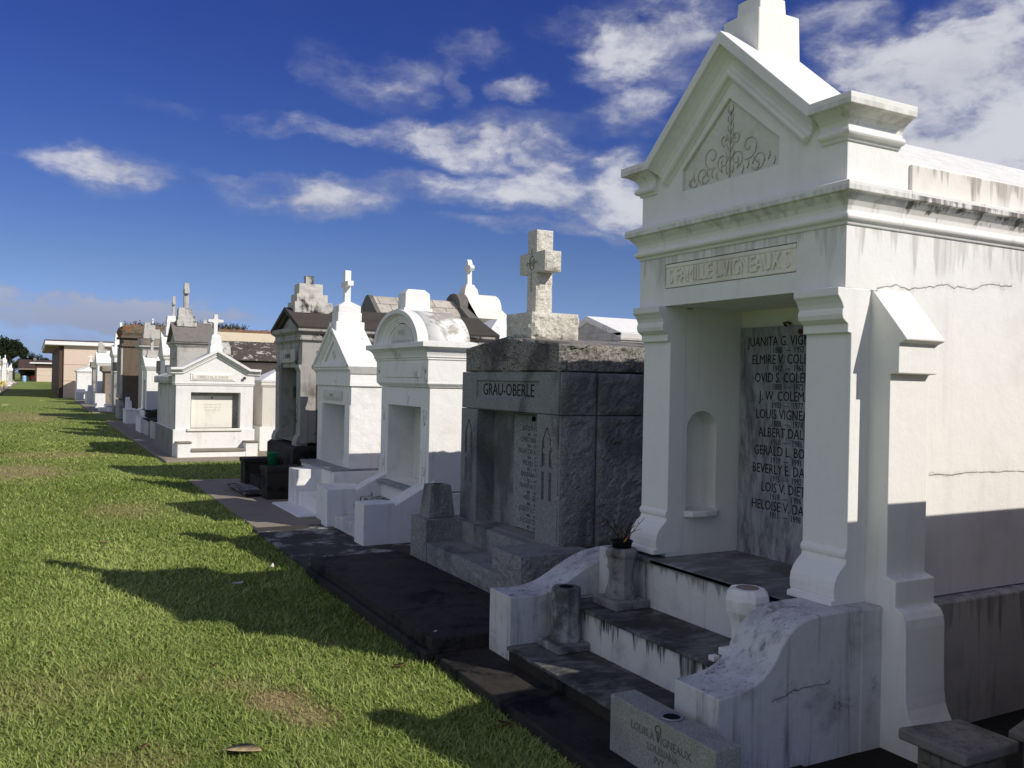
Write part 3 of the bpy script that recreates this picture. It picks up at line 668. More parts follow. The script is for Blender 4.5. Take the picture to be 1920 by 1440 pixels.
MB().box(2.40, 2.54, 2.668, 3.392, -.066, .20).build('block', 'stonegr', hs, bev=.006)
text([('LOUIS A VIGNEAUX', .052, .10, .0), ('LOUISIANA', .046, .15, -.02), ('PVT', .046, .198, 0)], 'letterstone', hs, 2.3995, 3.02, .2, sq=.9)
cr = MB(); cr.tube([(2.399, 3.03+.018*math.cos(a), .155+.02*math.sin(a)) for a in np.linspace(-.9, 4.05, 14)], .0035, 5); cr.tube([(2.399, 3.03, .105), (2.399, 3.03, .15)], .0035, 5); cr.tube([(2.399, 3.02, .118), (2.399, 3.04, .118)], .003, 5)
cr.build('carved_cross', 'letterstone', hs)
MB().lathe([(.042, .2), (.052, .2005), (.052, .207), (.042, .207), (.039, .2012), (.001, .2012)], 2.472, 3.03, 28).build('vase_tube', 'zinc', hs)
MB().lathe([(.038, .2014), (.037, .203)], 2.472, 3.03, 24).build('socket_shade_disc', 'black', hs)  # black disc painted as the shade inside the tube
bn = thing('stone_pedestal', 'low rubble stone pedestal with a mildewed flat capstone, in front of the buttress', 'pedestal', (3.46, 2.35, -.1))
MB().prism([(3.285, 2.20), (3.63, 2.192), (3.636, 2.47), (3.29, 2.522)], 'z', .148, .2).build('capstone', 'capstone', bn, bev=.012)
rb = MB().box(3.33, 3.6, 2.235, 2.45, -.1, .148)
for k in range(16):
    z = -.06+.055*(k % 4); a = rnd.uniform(-.02, .02)
    y = 2.255+.05*(k//4)
    rb.rock(3.315+a*.3, 3.36, y-.022, y+.024, z-.022, z+.026, .012, 'xyYzZ', .012, k)
    x = 3.35+.065*(k//4)
    rb.rock(x-.03, x+.03, 2.222+a*.3, 2.26, z-.022, z+.026, .012, 'xyXzZ', .012, k+40)
rb.build('rubble_base', 'fieldstone', bn)
b2 = thing('stone_pedestal', 'second low stone pedestal with a pale capstone, at the right edge of the picture', 'pedestal', (3.9, 2.2, -.1))
MB().prism([(3.70, 2.29), (3.98, 2.36), (4.06, 2.12), (3.78, 2.04)], 'z', .16, .2).build('capstone', 'capstone', b2, bev=.01)
MB().rock(3.78, 3.98, 2.11, 2.27, -.1, .16, .02, 'xyXY', .03, 77).build('rubble_base', 'fieldstone', b2)
# ------------------------------------------------------------------ grey granite tomb
M['carvedgrey'] = plain('carved_granite_line', (.20, .19, .165), .9, .2)
T = thing('tomb', 'dark grey granite tomb with rough-cut sides and a big pale stone cross on its roof', 'tomb', (3.54, 6.63, .03))
GX0, GX1, GY0, GY1 = 3.54, 6.1, 5.745, 7.505
w = recess_box(GX0, GX0+.38, GY0+.02, GY1, .37, 1.40, 6.09, 7.17, .385, 1.3985, .175).build('wall', 'granite', T)
MB().rock(GX0+.012, 3.87, GY0, GY0+.3, .372, 1.397, .022, 'yx', .02, 1).build('corner_block', 'graniterock', T)
MB().rock(3.885, GX1, GY0-.005, GY0+.3, .372, 1.397, .03, 'yX', .022, 2).box(3.9, GX1-.03, GY0+.1, GY1-.1, .372, 1.39).rock(3.56, GX1, GY1-.2, GY1+.01, .372, 1.397, .02, 'Y', .07, 3).build('side_wall', 'graniterock', T)
li = MB().box(GX0, 3.85, GY0+.02, GY1, 1.404, 1.735).build('lintel', 'granite', T, bev=.006)
cut(li, MB().box(3.5, GX0+.018, 6.07, 7.20, 1.515, 1.66))
text([('GRAU-OBERLE', .150, 0)], 'letter', li, GX0+.0175, 6.635, 1.533, sq=.95, depth=.004)
MB().rock(GX0+.012, 3.87, GY0, GY0+.3, 1.404, 1.733, .024, 'y', .02, 4).build('corner_block', 'graniterock', T)
MB().rock(3.885, GX1, GY0-.005, GY1-.0, 1.404, 1.733, .032, 'yYX', .024, 5).build('upper_course', 'graniterock', T)
rf = MB()
# low gabled cap of one rough block
def rough_cap():
    bm_pts = []
    ys = np.linspace(5.80, 7.46, 84); xs = np.linspace(3.555, 6.08, 110); zs = np.linspace(1.737, 1.955, 8)
    def top(y): return 1.955+.085*(1-abs((y-6.63)/.83))
    mb = MB()
    def n(p, s, a):
        q = Vector(p)*6+Vector((s*3, s*2, 0)); q = q+noise.noise_vector(q*.6)*.5; v = 0.
        for sc, am in ((1., 1.), (2.7, .45)):
            c = noise.voronoi(q*sc)[1][0]; nn = noise.noise_vector(c*13.7+Vector((3, 1, 2)))
            v += am*((q*sc-c).dot(nn)*1.3+.5*nn.x)
        return a*(.6+v*.9)
    def grid(fn, U, V):
        vs = [fn(u, v) for v in V for u in U]; k = len(U)
        mb.add(vs, [(j*k+i, j*k+i+1, (j+1)*k+i+1, (j+1)*k+i) for j in range(len(V)-1) for i in range(k-1)])
    t01 = np.linspace(0, 1, 17)
    def fr(y, t):
        z = 1.737+(top(y)-1.737)*t; e = (0 if t in (0., 1.) else 1)*min(1, (y-5.8)/.05, (7.46-y)/.05)
        return (3.555-n((3.55, y, z), 1, .036)*e, y, z)
    def sd(side):
        def f(x, t):
            y = 5.80 if side else 7.46; z = 1.737+(1.955-1.737)*t; e = (0 if t in (0., 1.) else 1)*min(1, (x-3.555)/.05)
            return (x, y+(-1 if side else 1)*n((x, y, z), 2, .042)*e, z)
        return f
    grid(fr, ys, t01); grid(sd(1), xs, t01); grid(sd(0), xs, t01)
    grid(lambda x, y: (x, y, top(y)+.004*noise.noise(Vector((x*6, y*6, 0)))), xs, ys)
    grid(lambda y, t: (6.08, y, 1.737+(top(y)-1.737)*t), ys, t01)
    return mb
rough_cap().build('roof', 'granitecap', T)
p = MB().rock(3.66, 4.12, 6.42, 6.865, 2.02, 2.245, .032, 'xXyY', .018, 6).build('cross_pedestal', 'cross', T)
cr = MB()
cr.rock(3.775, 3.935, 6.562, 6.712, 2.24, 2.602, .020, 'yYX', .015, 7).rock(3.775, 3.935, 6.42, 6.852, 2.60, 2.775, .022, 'yYX', .015, 8).rock(3.775, 3.935, 6.562, 6.712, 2.773, 2.968, .020, 'yYX', .015, 9)
cr = cr.build('cross', 'cross', p)
text([('IHS', .085, 0)], 'carvedgrey', cr, 3.7745, 6.637, 2.655, depth=.003, sq=.6)
e = MB().tube([(3.7745, 6.637+.042*math.cos(a), 2.685+.06*math.sin(a)) for a in np.linspace(0, 6.3, 20)], .004, 5)
for k in range(5): e.tube([(3.7745, 6.64, 2.6-.035*k), (3.7745, 6.65, 2.585-.035*k), (3.7745, 6.637, 2.57-.035*k)], .004, 5)
for sg in (1, -1): e.tube([(3.7745, 6.637+sg*.05, 2.68), (3.7745, 6.637+sg*.075, 2.695), (3.7745, 6.637+sg*.09, 2.672)], .004, 5)
e.tube([(3.7745, 6.637, 2.75), (3.7745, 6.645, 2.78), (3.7745, 6.637, 2.81)], .004, 5)
e.build('carving', 'carvedgrey', cr)
MB().rock(3.09, 3.46, 7.235, 7.6, .03, .403, .018, 'xY', .03, 10).build('cheek_block', 'graniterock', T); MB().rock(3.09, 3.72, 5.50, 5.955, .03, .393, .022, 'xyX', .03, 11).build('cheek_block', 'graniterock', T)
MB().rock(3.095, 3.45, 5.96, 7.23, .03, .205, .022, 'x', .03, 12).build('step', 'granite', T)
MB().rock(3.44, 3.8, 5.96, 7.6, .03, .378, .01, 'x', .03, 13).build('step', 'granite', T)
MB().box(3.52, 6.15, 5.76, 7.5, .03, .369).build('plinth', 'granite', T)
tb = MB().box(3.695, 3.712, 6.095, 6.75, .40, 1.37).build('tablet', 'tabletgranite', T, bev=.003)
L = []
for k, (a, bb) in enumerate([('ADOLPH GRAU', '1861 — 1914'), ('CHRISTIAN GRAU', '1855 — 1917'), ('FRANCOIS A OBERLE', '1854 — 1917'), ('MICHEL GRAU', '1857 — 1925'), ('BARBARA GRAU', '1863 — 1947'), ('FRANK N OBERLE', '1882 — 1951'), ('FRED GRAU', '1888 — 1962'), ('JOSEPH G OBERLE', '1884 — 1967'), ('LUCILLE OBERLE', '1902 — 1977')]):
    L.append((a, .062, .13+.098*k)); L.append((bb, .04, .13+.098*k+.044))
text(L, 'letterpale', tb, 3.6945, 6.42, 1.37, sq=.85)
MB().tube([(3.70, 6.40, 1.345), (3.68, 6.40, 1.345)], .022, 10).build('boss', 'black', tb)
cg_ = granite('carved_granite', (.12, .12, .118), (.05, .05, .05), .2, .5, 8)
for yc in (5.93, 7.34):
    ca = MB()
    for q in (.055, -.055):
        ca.prism([(yc+q-.02, 1.0), (yc+q+.02, 1.0), (yc+q+.02, 1.14), (yc+q, 1.22), (yc+q-.02, 1.14)], 'x', GX0-.002, GX0+.02)
        ca.prism([(yc+q-.02, .98-.25), (yc+q+.02, .98-.25), (yc+q+.02, .95), (yc+q-.02, .95)], 'x', GX0-.002, GX0+.02)
    ca.tube([(GX0-.002, yc-.09, .99), (GX0-.002, yc-.06, .99), (GX0-.002, yc-.06, 1.2), (GX0-.002, yc, 1.3), (GX0-.002, yc+.06, 1.2), (GX0-.002, yc+.06, .99), (GX0-.002, yc+.09, .99)], .004, 4)
    ca.build('carving', cg_, w)
t = thing('grave_vase', 'tapered grey granite vase with a carved ring, on the granite tomb', 'grave vase', (3.27, 7.42, .403))
vb = MB(); vb.rock(3.14, 3.40, 7.31, 7.535, .404, .70, .014, 'yY', .02, 14)
nv = []
for (x, y, z) in vb.v:
    k = 1-.26*(z-.404)/.296; nv.append((3.27+(x-3.27)*k, 7.42+(y-7.42)*k, z))
vb.v = nv; vb.build('body', 'graniterock', t)
MB().tube([(3.148+.034*(z-.404)/.296*1. , 7.42+.04*math.cos(a), z) for a in np.linspace(0, 6.3, 22) for z in [.55+.055*math.sin(a)]], .003, 5).build('carved_ring', 'letter', t)
MB().lathe([(.05, .7005), (.05, .703)], 3.27, 7.42, 20).build('socket_shade_disc', 'black', t)  # black disc in place of a hollow, its shade put into colour

# ------------------------------------------------------------------ white tomb with arched top
T = thing('tomb', 'white tomb with a rounded arched top and peeling grey barrel roof, beside the granite tomb', 'tomb', (3.645, 9.25, -.045), at=(3.754, 9.528, -.0959), size=1.03)  # whole tomb enlarged and set farther off by scaling about the camera
X = 3.645
recess_box(X, 5.8, 8.52, 9.98, .47, 1.57, 8.76, 9.745, .492, 1.36, .34).build('wall', 'white', T, bev=.006)
MB().prism([(8.53, 1.56), (9.97, 1.56), (9.97, 1.6), (9.25, 1.72), (8.53, 1.6)], 'x', 4.1, 5.8).build('rear_roof', 'whitepeel', T)
fz = MB().box(X-.045, 4.12, 8.475, 10.045, 1.625, 1.93).build('frieze', 'white', T, bev=.006)
MB().cornice([(-.03, 1.572), (.012, 1.572), (.02, 1.585), (.035, 1.60), (.048, 1.615), (.048, 1.628), (-.03, 1.628)], X, 4.12, 8.52, 9.98).build('string_course', 'white', T, bev=.003)
MB().cornice([(-.03, 1.86), (.0, 1.86), (.012, 1.872), (.012, 1.888), (.024, 1.895), (.024, 1.91), (.03, 1.93), (.045, 1.965), (.075, 1.99), (.105, 2.0), (.105, 2.052), (-.03, 2.07)], X-.045, 4.12, 8.475, 10.045).build('cornice', 'white', T, bev=.003)
yc, a_, b_ = 9.26, .66, .40
out = arc(yc, 2.01, a_, b_, 0, math.pi, 28)
MB().prism(out, 'x', X-.036, 4.10).build('tympanum', 'white', T)
rs = []
sec = [(X-.125, 1.0), (X-.125, .945), (X-.10, .93), (X-.075, .89), (X-.068, .86), (X-.068, .80), (X-.058, .79), (X-.058, .73), (X-.05, .72), (X-.05, .66), (X-.042, .65), (X-.0, .65), (4.08, .99), (4.08, 1.035), (X+.03, 1.035), (X+.0, 1.045), (X-.125, 1.045)]
for k in range(29):
    t_ = math.pi*k/28
    rs.append([(q, yc+a_*s_*math.cos(t_), 2.012+b_*s_*math.sin(t_)) for q, s_ in sec])
MB().rings(rs).build('arch_moulding', 'white', T)
ro = arc(yc, 2.012, a_*1.05, b_*1.05, 0, math.pi, 28); ri = arc(yc, 2.012, a_*1.0, b_*1.0, 0, math.pi, 28)
MB().prism(ro+ri[::-1], 'x', X+.0, 4.13, True).build('roof', 'whitepeel', T)
f = MB().frustum(X-.07, X+.27, 9.12, 9.39, 2.38, 2.45, .0).frustum(X-.05, X+.25, 9.14, 9.37, 2.45, 2.615, .004).frustum(X-.05, X+.25, 9.14, 9.37, 2.612, 2.665, .05).build('finial', 'white', T, bev=.005)
hood = arc(yc-.02, 1.985, .33, .27, 0, math.pi, 16)
pq = MB().prism(arc(yc-.02, 1.99, .36, .30, 0, math.pi, 18), 'x', X-.05, X-.02).build('name_plaque', 'relief', T, bev=.004)
text([('FAMILLE', .085, 0), ('ROCHE GIORLAP', .11, .13)], 'relief', pq, X-.051, yc-.02, 2.155, depth=.014, sq=.62)
MB().box(X-.058, X-.03, 8.62, 9.80, 1.68, 1.84).build('frieze_panel', 'white', T, bev=.004)
for y in (8.55, 9.95):
    MB().tube([(X-.05, y+.03*math.cos(a)*(1-i/24), 1.76+.05*math.sin(a)*(1-i/24)) for i, a in enumerate(np.linspace(0, 11, 18))], .008, 6).build('rosette', 'white', T)
for y in (8.64, 9.87):
    fb = MB()
    for sg in (1, -1): fb.tube([(X, y+sg*.045, .56), (X, y+sg*.045, 1.3)], .008, 6)
    fb.tube([(X, y+.045*math.cos(a), 1.3+.045*math.sin(a)) for a in np.linspace(0, math.pi, 8)], .008, 6)
    fb = fb.build('door_moulding', 'white', T)
    for z in (1.22, .68): MB().tube([(X-.006, y+.025*math.cos(a)*(1-i/24), z+.07*math.sin(a)*(1-i/24)) for i, a in enumerate(np.linspace(0, 9, 18))], .007, 6).build('rosette', 'white', fb)
MB().box(X-.12, X+.33, 8.66, 9.86, .455, .49).build('floor_slab', marble('blue_grey_marble', (.30, .31, .35), (.12, .125, .15), None, 7, 1.2, (0, 0, .5), .4), T, bev=.004)
MB().box(X-.06, 5.85, 8.50, 10.0, -.06, .457).build('plinth', 'white2', T, bev=.008)
MB().box(X+.322, X+.335, 8.8, 9.7, .495, 1.33).build('tablet', 'relief', T, bev=.003)
def slope_cheek(y0, y1, x0, xb, x1, zt, zs, z0=-.06):
    return MB().prism([(x0, z0), (x1, z0), (x1, zs), (xb, zt-.03), (xb, zt), (x0, zt)], 'y', y0, y1)
slope_cheek(8.50, 8.785, 2.94, 3.27, 3.72, .385, .60).build('cheek_wall', 'whitecheek', T, bev=.01)
slope_cheek(9.76, 9.985, 2.94, 3.27, 3.72, .385, .60).build('cheek_wall', 'whitecheek', T, bev=.01)
MB().box(3.02, 3.6, 8.785, 9.76, -.06, .10).box(3.33, 3.6, 8.785, 9.76, .1, .29).build('step', 'riser', T, bev=.008)
V = (3.914, 9.20)
t = thing('grave_vase', 'small white vase with dried yellow flowers, inside the doorway of the arched white tomb', 'grave vase', (V[0], V[1], .455))
MB().lathe([(.062, .455), (.062, .486), (.029, .506), (.023, .57), (.051, .65), (.077, .775), (.088, .816), (.072, .816), (.051, .775), (.001, .765)], V[0], V[1], 20).build('vase', 'white', t)
fl = MB()
for k in range(26):
    a = rnd.uniform(0, 6.3); r = rnd.uniform(.0, .06); z = rnd.uniform(.83, 1.0)
    fl.lathe([(.001, z-.012), (.016, z), (.001, z+.012)], V[0]+r*math.cos(a), V[1]+r*math.sin(a), 6)
fl.build('flowers', plain('dry_yellow_flower', (.30, .26, .09), .9, .6, 40), t)

# ------------------------------------------------------------------ white gabled tomb with a cross
T = thing('tomb', 'narrow white gabled tomb with a slender cross, left of the arched white tomb', 'tomb', (3.34, 10.9, -.1), at=(3.741, 12.208, -.31), size=1.12)  # tomb scaled up about the camera, pushing it back along the line of sight
X = 3.34
recess_box(X, 5.2, 10.2, 11.605, .52, 1.56, 10.41, 11.36, .57, 1.325, .36).build('wall', 'white2', T, bev=.006)
MB().box(X-.025, 5.22, 10.175, 11.63, 1.56, 1.62).build('string_course', 'white', T, bev=.006)
MB().box(X-.02, 3.70, 10.18, 11.625, 1.62, 1.775).box(3.7, 5.2, 10.2, 11.6, 1.62, 1.70).build('frieze', 'white', T, bev=.004)
MB().cornice([(-.03, 1.735), (.006, 1.735), (.018, 1.755), (.034, 1.762), (.034, 1.785), (.05, 1.795), (.05, 1.82), (-.03, 1.82)], X-.02, 3.70, 10.18, 11.625).build('cornice', 'white', T, bev=.003)
gp = [(10.15, 1.815), (11.655, 1.815), (10.9025, 2.33)]
pm = MB().prism([(10.25, 1.815), (11.555, 1.815), (10.9025, 2.26)], 'x', X-.02, 3.66).build('pediment', 'white', T)
sec = [(-X+.07, 0), (-X+.07, .04), (-X+.05, .045), (-X+.04, .075), (-X+.03, .085), (-X+.03, .11), (-3.70, .11), (-3.70, 0)]
MB().sweep_yz([(11.70, 1.80), (10.9025, 2.345), (10.105, 1.80)], sec).build('roof', 'white', T, bev=.004)
cut(pm, MB().prism([(10.52, 1.87), (11.25, 1.87), (10.9, 2.13)], 'x', X-.06, X-.0))
MB().tube([(X-.005, 10.9+.045*math.cos(a), 1.955+.055*math.sin(a)) for a in np.linspace(0, 6.3, 18)], .008, 6).box(X-.012, X+.02, 10.89, 10.91, 1.92, 1.99).box(X-.012, X+.02, 10.875, 10.925, 1.955, 1.972).build('medallion', 'white', pm)
f = MB().frustum(X-.03, X+.34, 10.75, 11.055, 2.19, 2.37, .0).frustum(X, X+.31, 10.775, 11.03, 2.37, 2.49, .0).frustum(X+.01, X+.3, 10.785, 11.02, 2.49, 2.575, .0).frustum(X+.01, X+.3, 10.785, 11.02, 2.573, 2.63, .1, .08).build('finial', 'white', T, bev=.006)
MB().prism(cross_pts(10.9, 2.6, 3.03, .066, 2.825, 2.89, .14), 'x', X+.11, X+.19).build('cross', 'white', f, bev=.006)
q = MB().box(X-.02, X+.01, 10.52, 11.30, 1.385, 1.5).box(X-.028, X+.01, 10.55, 11.27, 1.41, 1.475).build('name_plaque', 'relief', T, bev=.003)
text([('FAMILLE', .05, 0)], 'letterdav', q, X-.0285, 10.9, 1.425, depth=.003)
MB().box(X-.22, X+.36, 10.19, 11.62, .54, .568).build('floor_slab', marble('pale_grey_marble', (.34, .34, .345), (.16, .16, .165), None, 8, 1.2, (0, 0, .5), .4), T, bev=.004)
MB().box(X-.20, 5.2, 10.18, 11.63, -.1, .54).build('plinth', 'white2', T, bev=.008)
for y in (10.2, 11.36):
    MB().box(X-.012, X+.2, y+.005, y+.2, .57, 1.33).build('pilaster', 'white', T, bev=.005)
q = MB().box(2.8125, 3.25, 9.42, 9.75, .01, .455).build('cheek_block', 'whitecheek', T, bev=.01)  # cheek blocks and steps: numbers already scaled about the camera, less than the tomb
MB().box(2.784, 3.15, 9.752, 9.80, .427, .455).build('ledge', 'whitecheek', q, bev=.006)
MB().box(2.83, 3.3, 10.71, 11.06, .01, .525).build('cheek_block', 'whitecheek', T, bev=.01)
q = MB().box(2.653, 2.95, 9.84, 11.02, .01, .0703).build('step', 'whitecheek', T, bev=.006); MB().box(2.625, 2.906, 9.806, 11.04, .0705, .0956).build('tread', 'white', q, bev=.006)
MB().box(2.869, 3.3, 9.77, 10.71, .01, .253).build('step', 'white', T, bev=.006)
MB().box(3.45, 3.56, 10.45, 10.83, .57, .65).build('ledge_block', 'whitecheek', T, bev=.006)

# ------------------------------------------------------------------ dark weathered tomb
T = thing('tomb', 'dark soot-stained tomb with a crumbling stepped finial and long dark roof', 'tomb', (3.4, 13.4, -.1), at=(3.672, 14.472, -.24), size=1.08)  # at and size together scale this tomb about the camera
X = 3.4
recess_box(X, 6.5, 12.66, 14.15, .70, 2.2, 12.88, 13.90, .71, 1.80, .3).build('wall', 'darkfront', T, bev=.008)
MB().box(X+.22, 6.49, 12.645, 12.7, .70, 2.05).build('side_wall', 'darkstucco', T, bev=.006)
MB().cornice([(-.03, 2.17), (.01, 2.17), (.02, 2.19), (.045, 2.2), (.045, 2.225), (.03, 2.24), (.03, 2.29), (.06, 2.31), (.085, 2.33), (.085, 2.39), (-.03, 2.39)], X, 6.5, 12.66, 14.15).build('cornice', 'darkfront', T, bev=.004)
sec = [(-X+.09, 0), (-X+.09, .06), (-X+.05, .07), (-X+.04, .11), (-X+.0, .12), (-6.58, .12), (-6.58, 0)]
MB().sweep_yz([(14.25, 2.40), (13.405, 2.72), (12.56, 2.40)], sec).build('roof', 'darkroof', T, bev=.006)
MB().prism([(12.72, 2.38), (14.09, 2.38), (13.405, 2.63)], 'x', X+.01, 6.5).build('pediment', 'darkfront', T)
f = MB().rock(X+.02, X+.6, 13.19, 13.62, 2.6, 2.80, .015, 'xXyY', .04, 31).rock(X+.06, X+.53, 13.23, 13.58, 2.79, 2.92, .02, 'xXyYZ', .04, 32).rock(X+.10, X+.46, 13.26, 13.54, 2.91, 3.08, .02, 'xXyYZ', .04, 33).build('finial', 'finialdark', T)
MB().rock(X+.22, X+.34, 13.34, 13.46, 3.07, 3.21, .008, 'xXyY', .03, 34).build('cross_stub', 'finialdark', f)
q = MB().prism(arc(13.02, 1.975, .06, .10, -math.pi/2, -math.pi/2, 1)[:1]+[(13.8, 1.875), (13.86, 1.9), (13.86, 2.05), (13.8, 2.075), (13.02, 2.075), (12.96, 2.05), (12.96, 1.9)], 'x', X-.03, X+.02).build('name_plaque', 'greywhite', T, bev=.004)
text([('L. FRANK', .10, 0)], 'letterpale', q, X-.031, 13.41, 1.94, depth=.004)
for y0 in (12.66, 13.92):
    MB().prism([(X-.05, 1.84), (X-.05, 1.80), (X-.02, 1.74), (X-.02, 1.70), (X-.012, .82), (X-.04, .8), (X-.07, .72), (X-.07, .66), (X+.1, .66), (X+.1, 1.84)], 'y', y0-.01, y0+.22).build('pilaster', 'darkfront', T, bev=.005)
MB().prism([(X-.16, -.1), (X-.16, .25), (X-.12, .30), (X-.12, .62), (X-.07, .66), (6.6, .66), (6.6, -.1)], 'y', 12.60, 14.2).build('plinth', 'blackconc', T, bev=.01)
for (a, b2_) in ((11.77, 12.17), (13.17, 13.51)):  # block and step coordinates here were scaled about the camera beforehand
    q = MB().box(2.733, 3.24, a+.02, b2_-.02, -.01, .397).build('cheek_block', 'blackconc', T, bev=.01)
    MB().box(2.714, 3.24, a, b2_, .388, .449).build('capstone', 'blackconc', q, bev=.008)
q = MB().box(2.543, 2.85, 12.15, 13.24, -.01, .0557).build('step', 'blackconc', T, bev=.008); MB().box(2.505, 2.80, 12.1, 13.29, .056, .0842).build('tread', 'slabwhite', q, bev=.008)
MB().box(2.80, 3.25, 12.17, 13.17, -.01, .236).build('step', 'blackconc', T, bev=.008)
pt = thing('flower_pot', 'empty green plastic pot on the near black block of the dark tomb', 'flower pot', (3.0955, 13.04, .353))  # pot's place and size also scaled outward from the camera
MB().lathe([(.056, .353), (.08, .527), (.085, .53), (.085, .548), (.076, .548), (.053, .37), (.001, .37)], 3.0955, 13.04, 24).build('pot', 'greenplastic', pt)
# ------------------------------------------------------------------ white tomb that faces the viewer (built facing -x, then turned)
T = thing('tomb', 'low wide white tomb facing the viewer, pale tablet in its wide recess', 'tomb', (3.452, 19.85, -.085), R(90))
B = lambda *a: MB().box(*a)
z_ = .085
hw = .807
recess_box(0, 3.05, -hw, hw, .56, 1.53, -.535, .50, .60, 1.375, .24).build('wall', 'white', T, True, .006)
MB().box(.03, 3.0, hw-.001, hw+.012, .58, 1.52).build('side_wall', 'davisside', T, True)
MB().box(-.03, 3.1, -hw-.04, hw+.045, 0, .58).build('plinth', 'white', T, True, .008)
MB().box(.06, 3.09, hw+.04, hw+.055, 0, .575).build('side_base', 'davisbase', T, True)  # much darker than the front plinth, on this side only
MB().cornice([(-.03, 1.525), (.015, 1.525), (.02, 1.55), (.03, 1.565), (.03, 1.585), (-.03, 1.585)], 0, .5, -hw, hw).build('string_course', 'white', T, True, .004)
MB().box(-.02, .5, -hw-.02, hw+.02, 1.585, 1.80).build('frieze', 'white', T, True, .004)
pm = MB().prism([(-hw-.02, 1.80), (hw+.02, 1.80), (hw+.02, 1.83), (.02, 2.24), (-.02, 2.24), (-hw-.02, 1.83)], 'x', -.02, .5).build('pediment', 'white', T, True)
sec = [(.14, 0), (.14, .05), (.10, .055), (.085, .09), (.06, .10), (.06, .13), (.035, .14), (.02, .16), (-.52, .16), (-.52, 0)]
MB().sweep_yz([(.93, 1.905), (.70, 1.912), (-.02, 2.305), (-.72, 1.90), (-.95, 1.892)], sec).build('raking_cornice', 'white', T, True, .004)
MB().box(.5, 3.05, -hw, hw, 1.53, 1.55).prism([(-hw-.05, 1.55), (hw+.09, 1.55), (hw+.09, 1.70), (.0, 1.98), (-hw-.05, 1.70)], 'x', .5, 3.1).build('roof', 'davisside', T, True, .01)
f = MB().frustum(.0, .36, -.135, .125, 2.22, 2.38, 0).frustum(.02, .34, -.115, .105, 2.38, 2.52, 0).frustum(.03, .33, -.1, .09, 2.52, 2.60, 0).frustum(.03, .33, -.1, .09, 2.598, 2.65, .09, .05).build('finial', 'white', T, True, .006)
cpz = cross_pts(-.005, 2.63, 3.075, .075, 2.905, 2.965, .16)
cpz[3:3] = [(.034, 2.88)]; MB().prism([(-.0425, 2.63), (.0325, 2.63), (.036, 2.87), (.055, 2.9), (.155, 2.905), (.155, 2.965), (.055, 2.97), (.036, 2.985), (.036, 3.075), (-.046, 3.075), (-.046, 2.985), (-.065, 2.97), (-.165, 2.965), (-.165, 2.905), (-.065, 2.9), (-.046, 2.87)], 'x', .12, .22).build('cross', 'white', f, True, .01)
q = MB().box(-.035, 0, -.41, .52, 1.63, 1.79).box(-.045, 0, -.37, .48, 1.652, 1.768).build('name_plaque', 'white', T, True, .004)
q2 = MB().box(-.049, -.04, -.35, .47, 1.667, 1.755).build('name_panel', 'cream', q, True, .002)
text([('FAMILY N. V. DAVIS', .082, 0)], 'letterdav', q2, -.05, .06, 1.682, depth=.004, local=True, sq=.9)
bo = MB().lathe([(.02, 0), (.035, .012), (.03, .03), (.0, .035)], 0, 0, 10)
bo = bo.build('boss', 'rusty', T, True); bo.location = (-.06, -.60, 1.70); bo.rotation_euler = (0, R(-90), 0)
tb = MB().box(.205, .225, -.40, .46, .60, 1.30).build('tablet', 'cream', T, True, .003)
text([('VICTOR DAVIS   1862 - 1930', .03, .2), ('NETTIE DAVIS   1870 - 1936', .03, .26), ('ALICE DAVIS   1896 - 1961', .03, .32)], 'letterdav', tb, .204, .02, 1.30, depth=.002, local=True)
bo = MB().lathe([(.0, 0), (.018, .002), (.018, .01), (0, .012)], 0, 0, 10).build('boss', 'rusty', tb, True)
bo.location = (.205, .03, 1.255); bo.rotation_euler = (0, R(-90), 0)
MB().box(.226, .238, -.52, .485, .60, 1.36).build('tablet_frame', marble('grey_surround_marble', (.42, .42, .41), (.2, .2, .2), None, 11, 1.4, (0, .5, 0), .4), T, True)
MB().box(-.07, .24, -.575, .575, .545, .60).build('sill', 'cream', T, True, .008)
for (a, bb) in ((.525, .79), (-.865, -.61)):
    q = MB().box(-.29, -.0, a, bb, 0, .30).build('cheek_block', 'white', T, True, .006)
    MB().box(-.315, .0, a-.022, bb+.02, .30, .332).build('capstone', 'conc', q, True, .008)
MB().box(-.28, -.03, -.612, .527, 0, .12).build('step', 'white', T, True, .006)
MB().box(-.31, -.03, -.612, .53, .12, .175).build('tread', 'conc', T, True, .012)

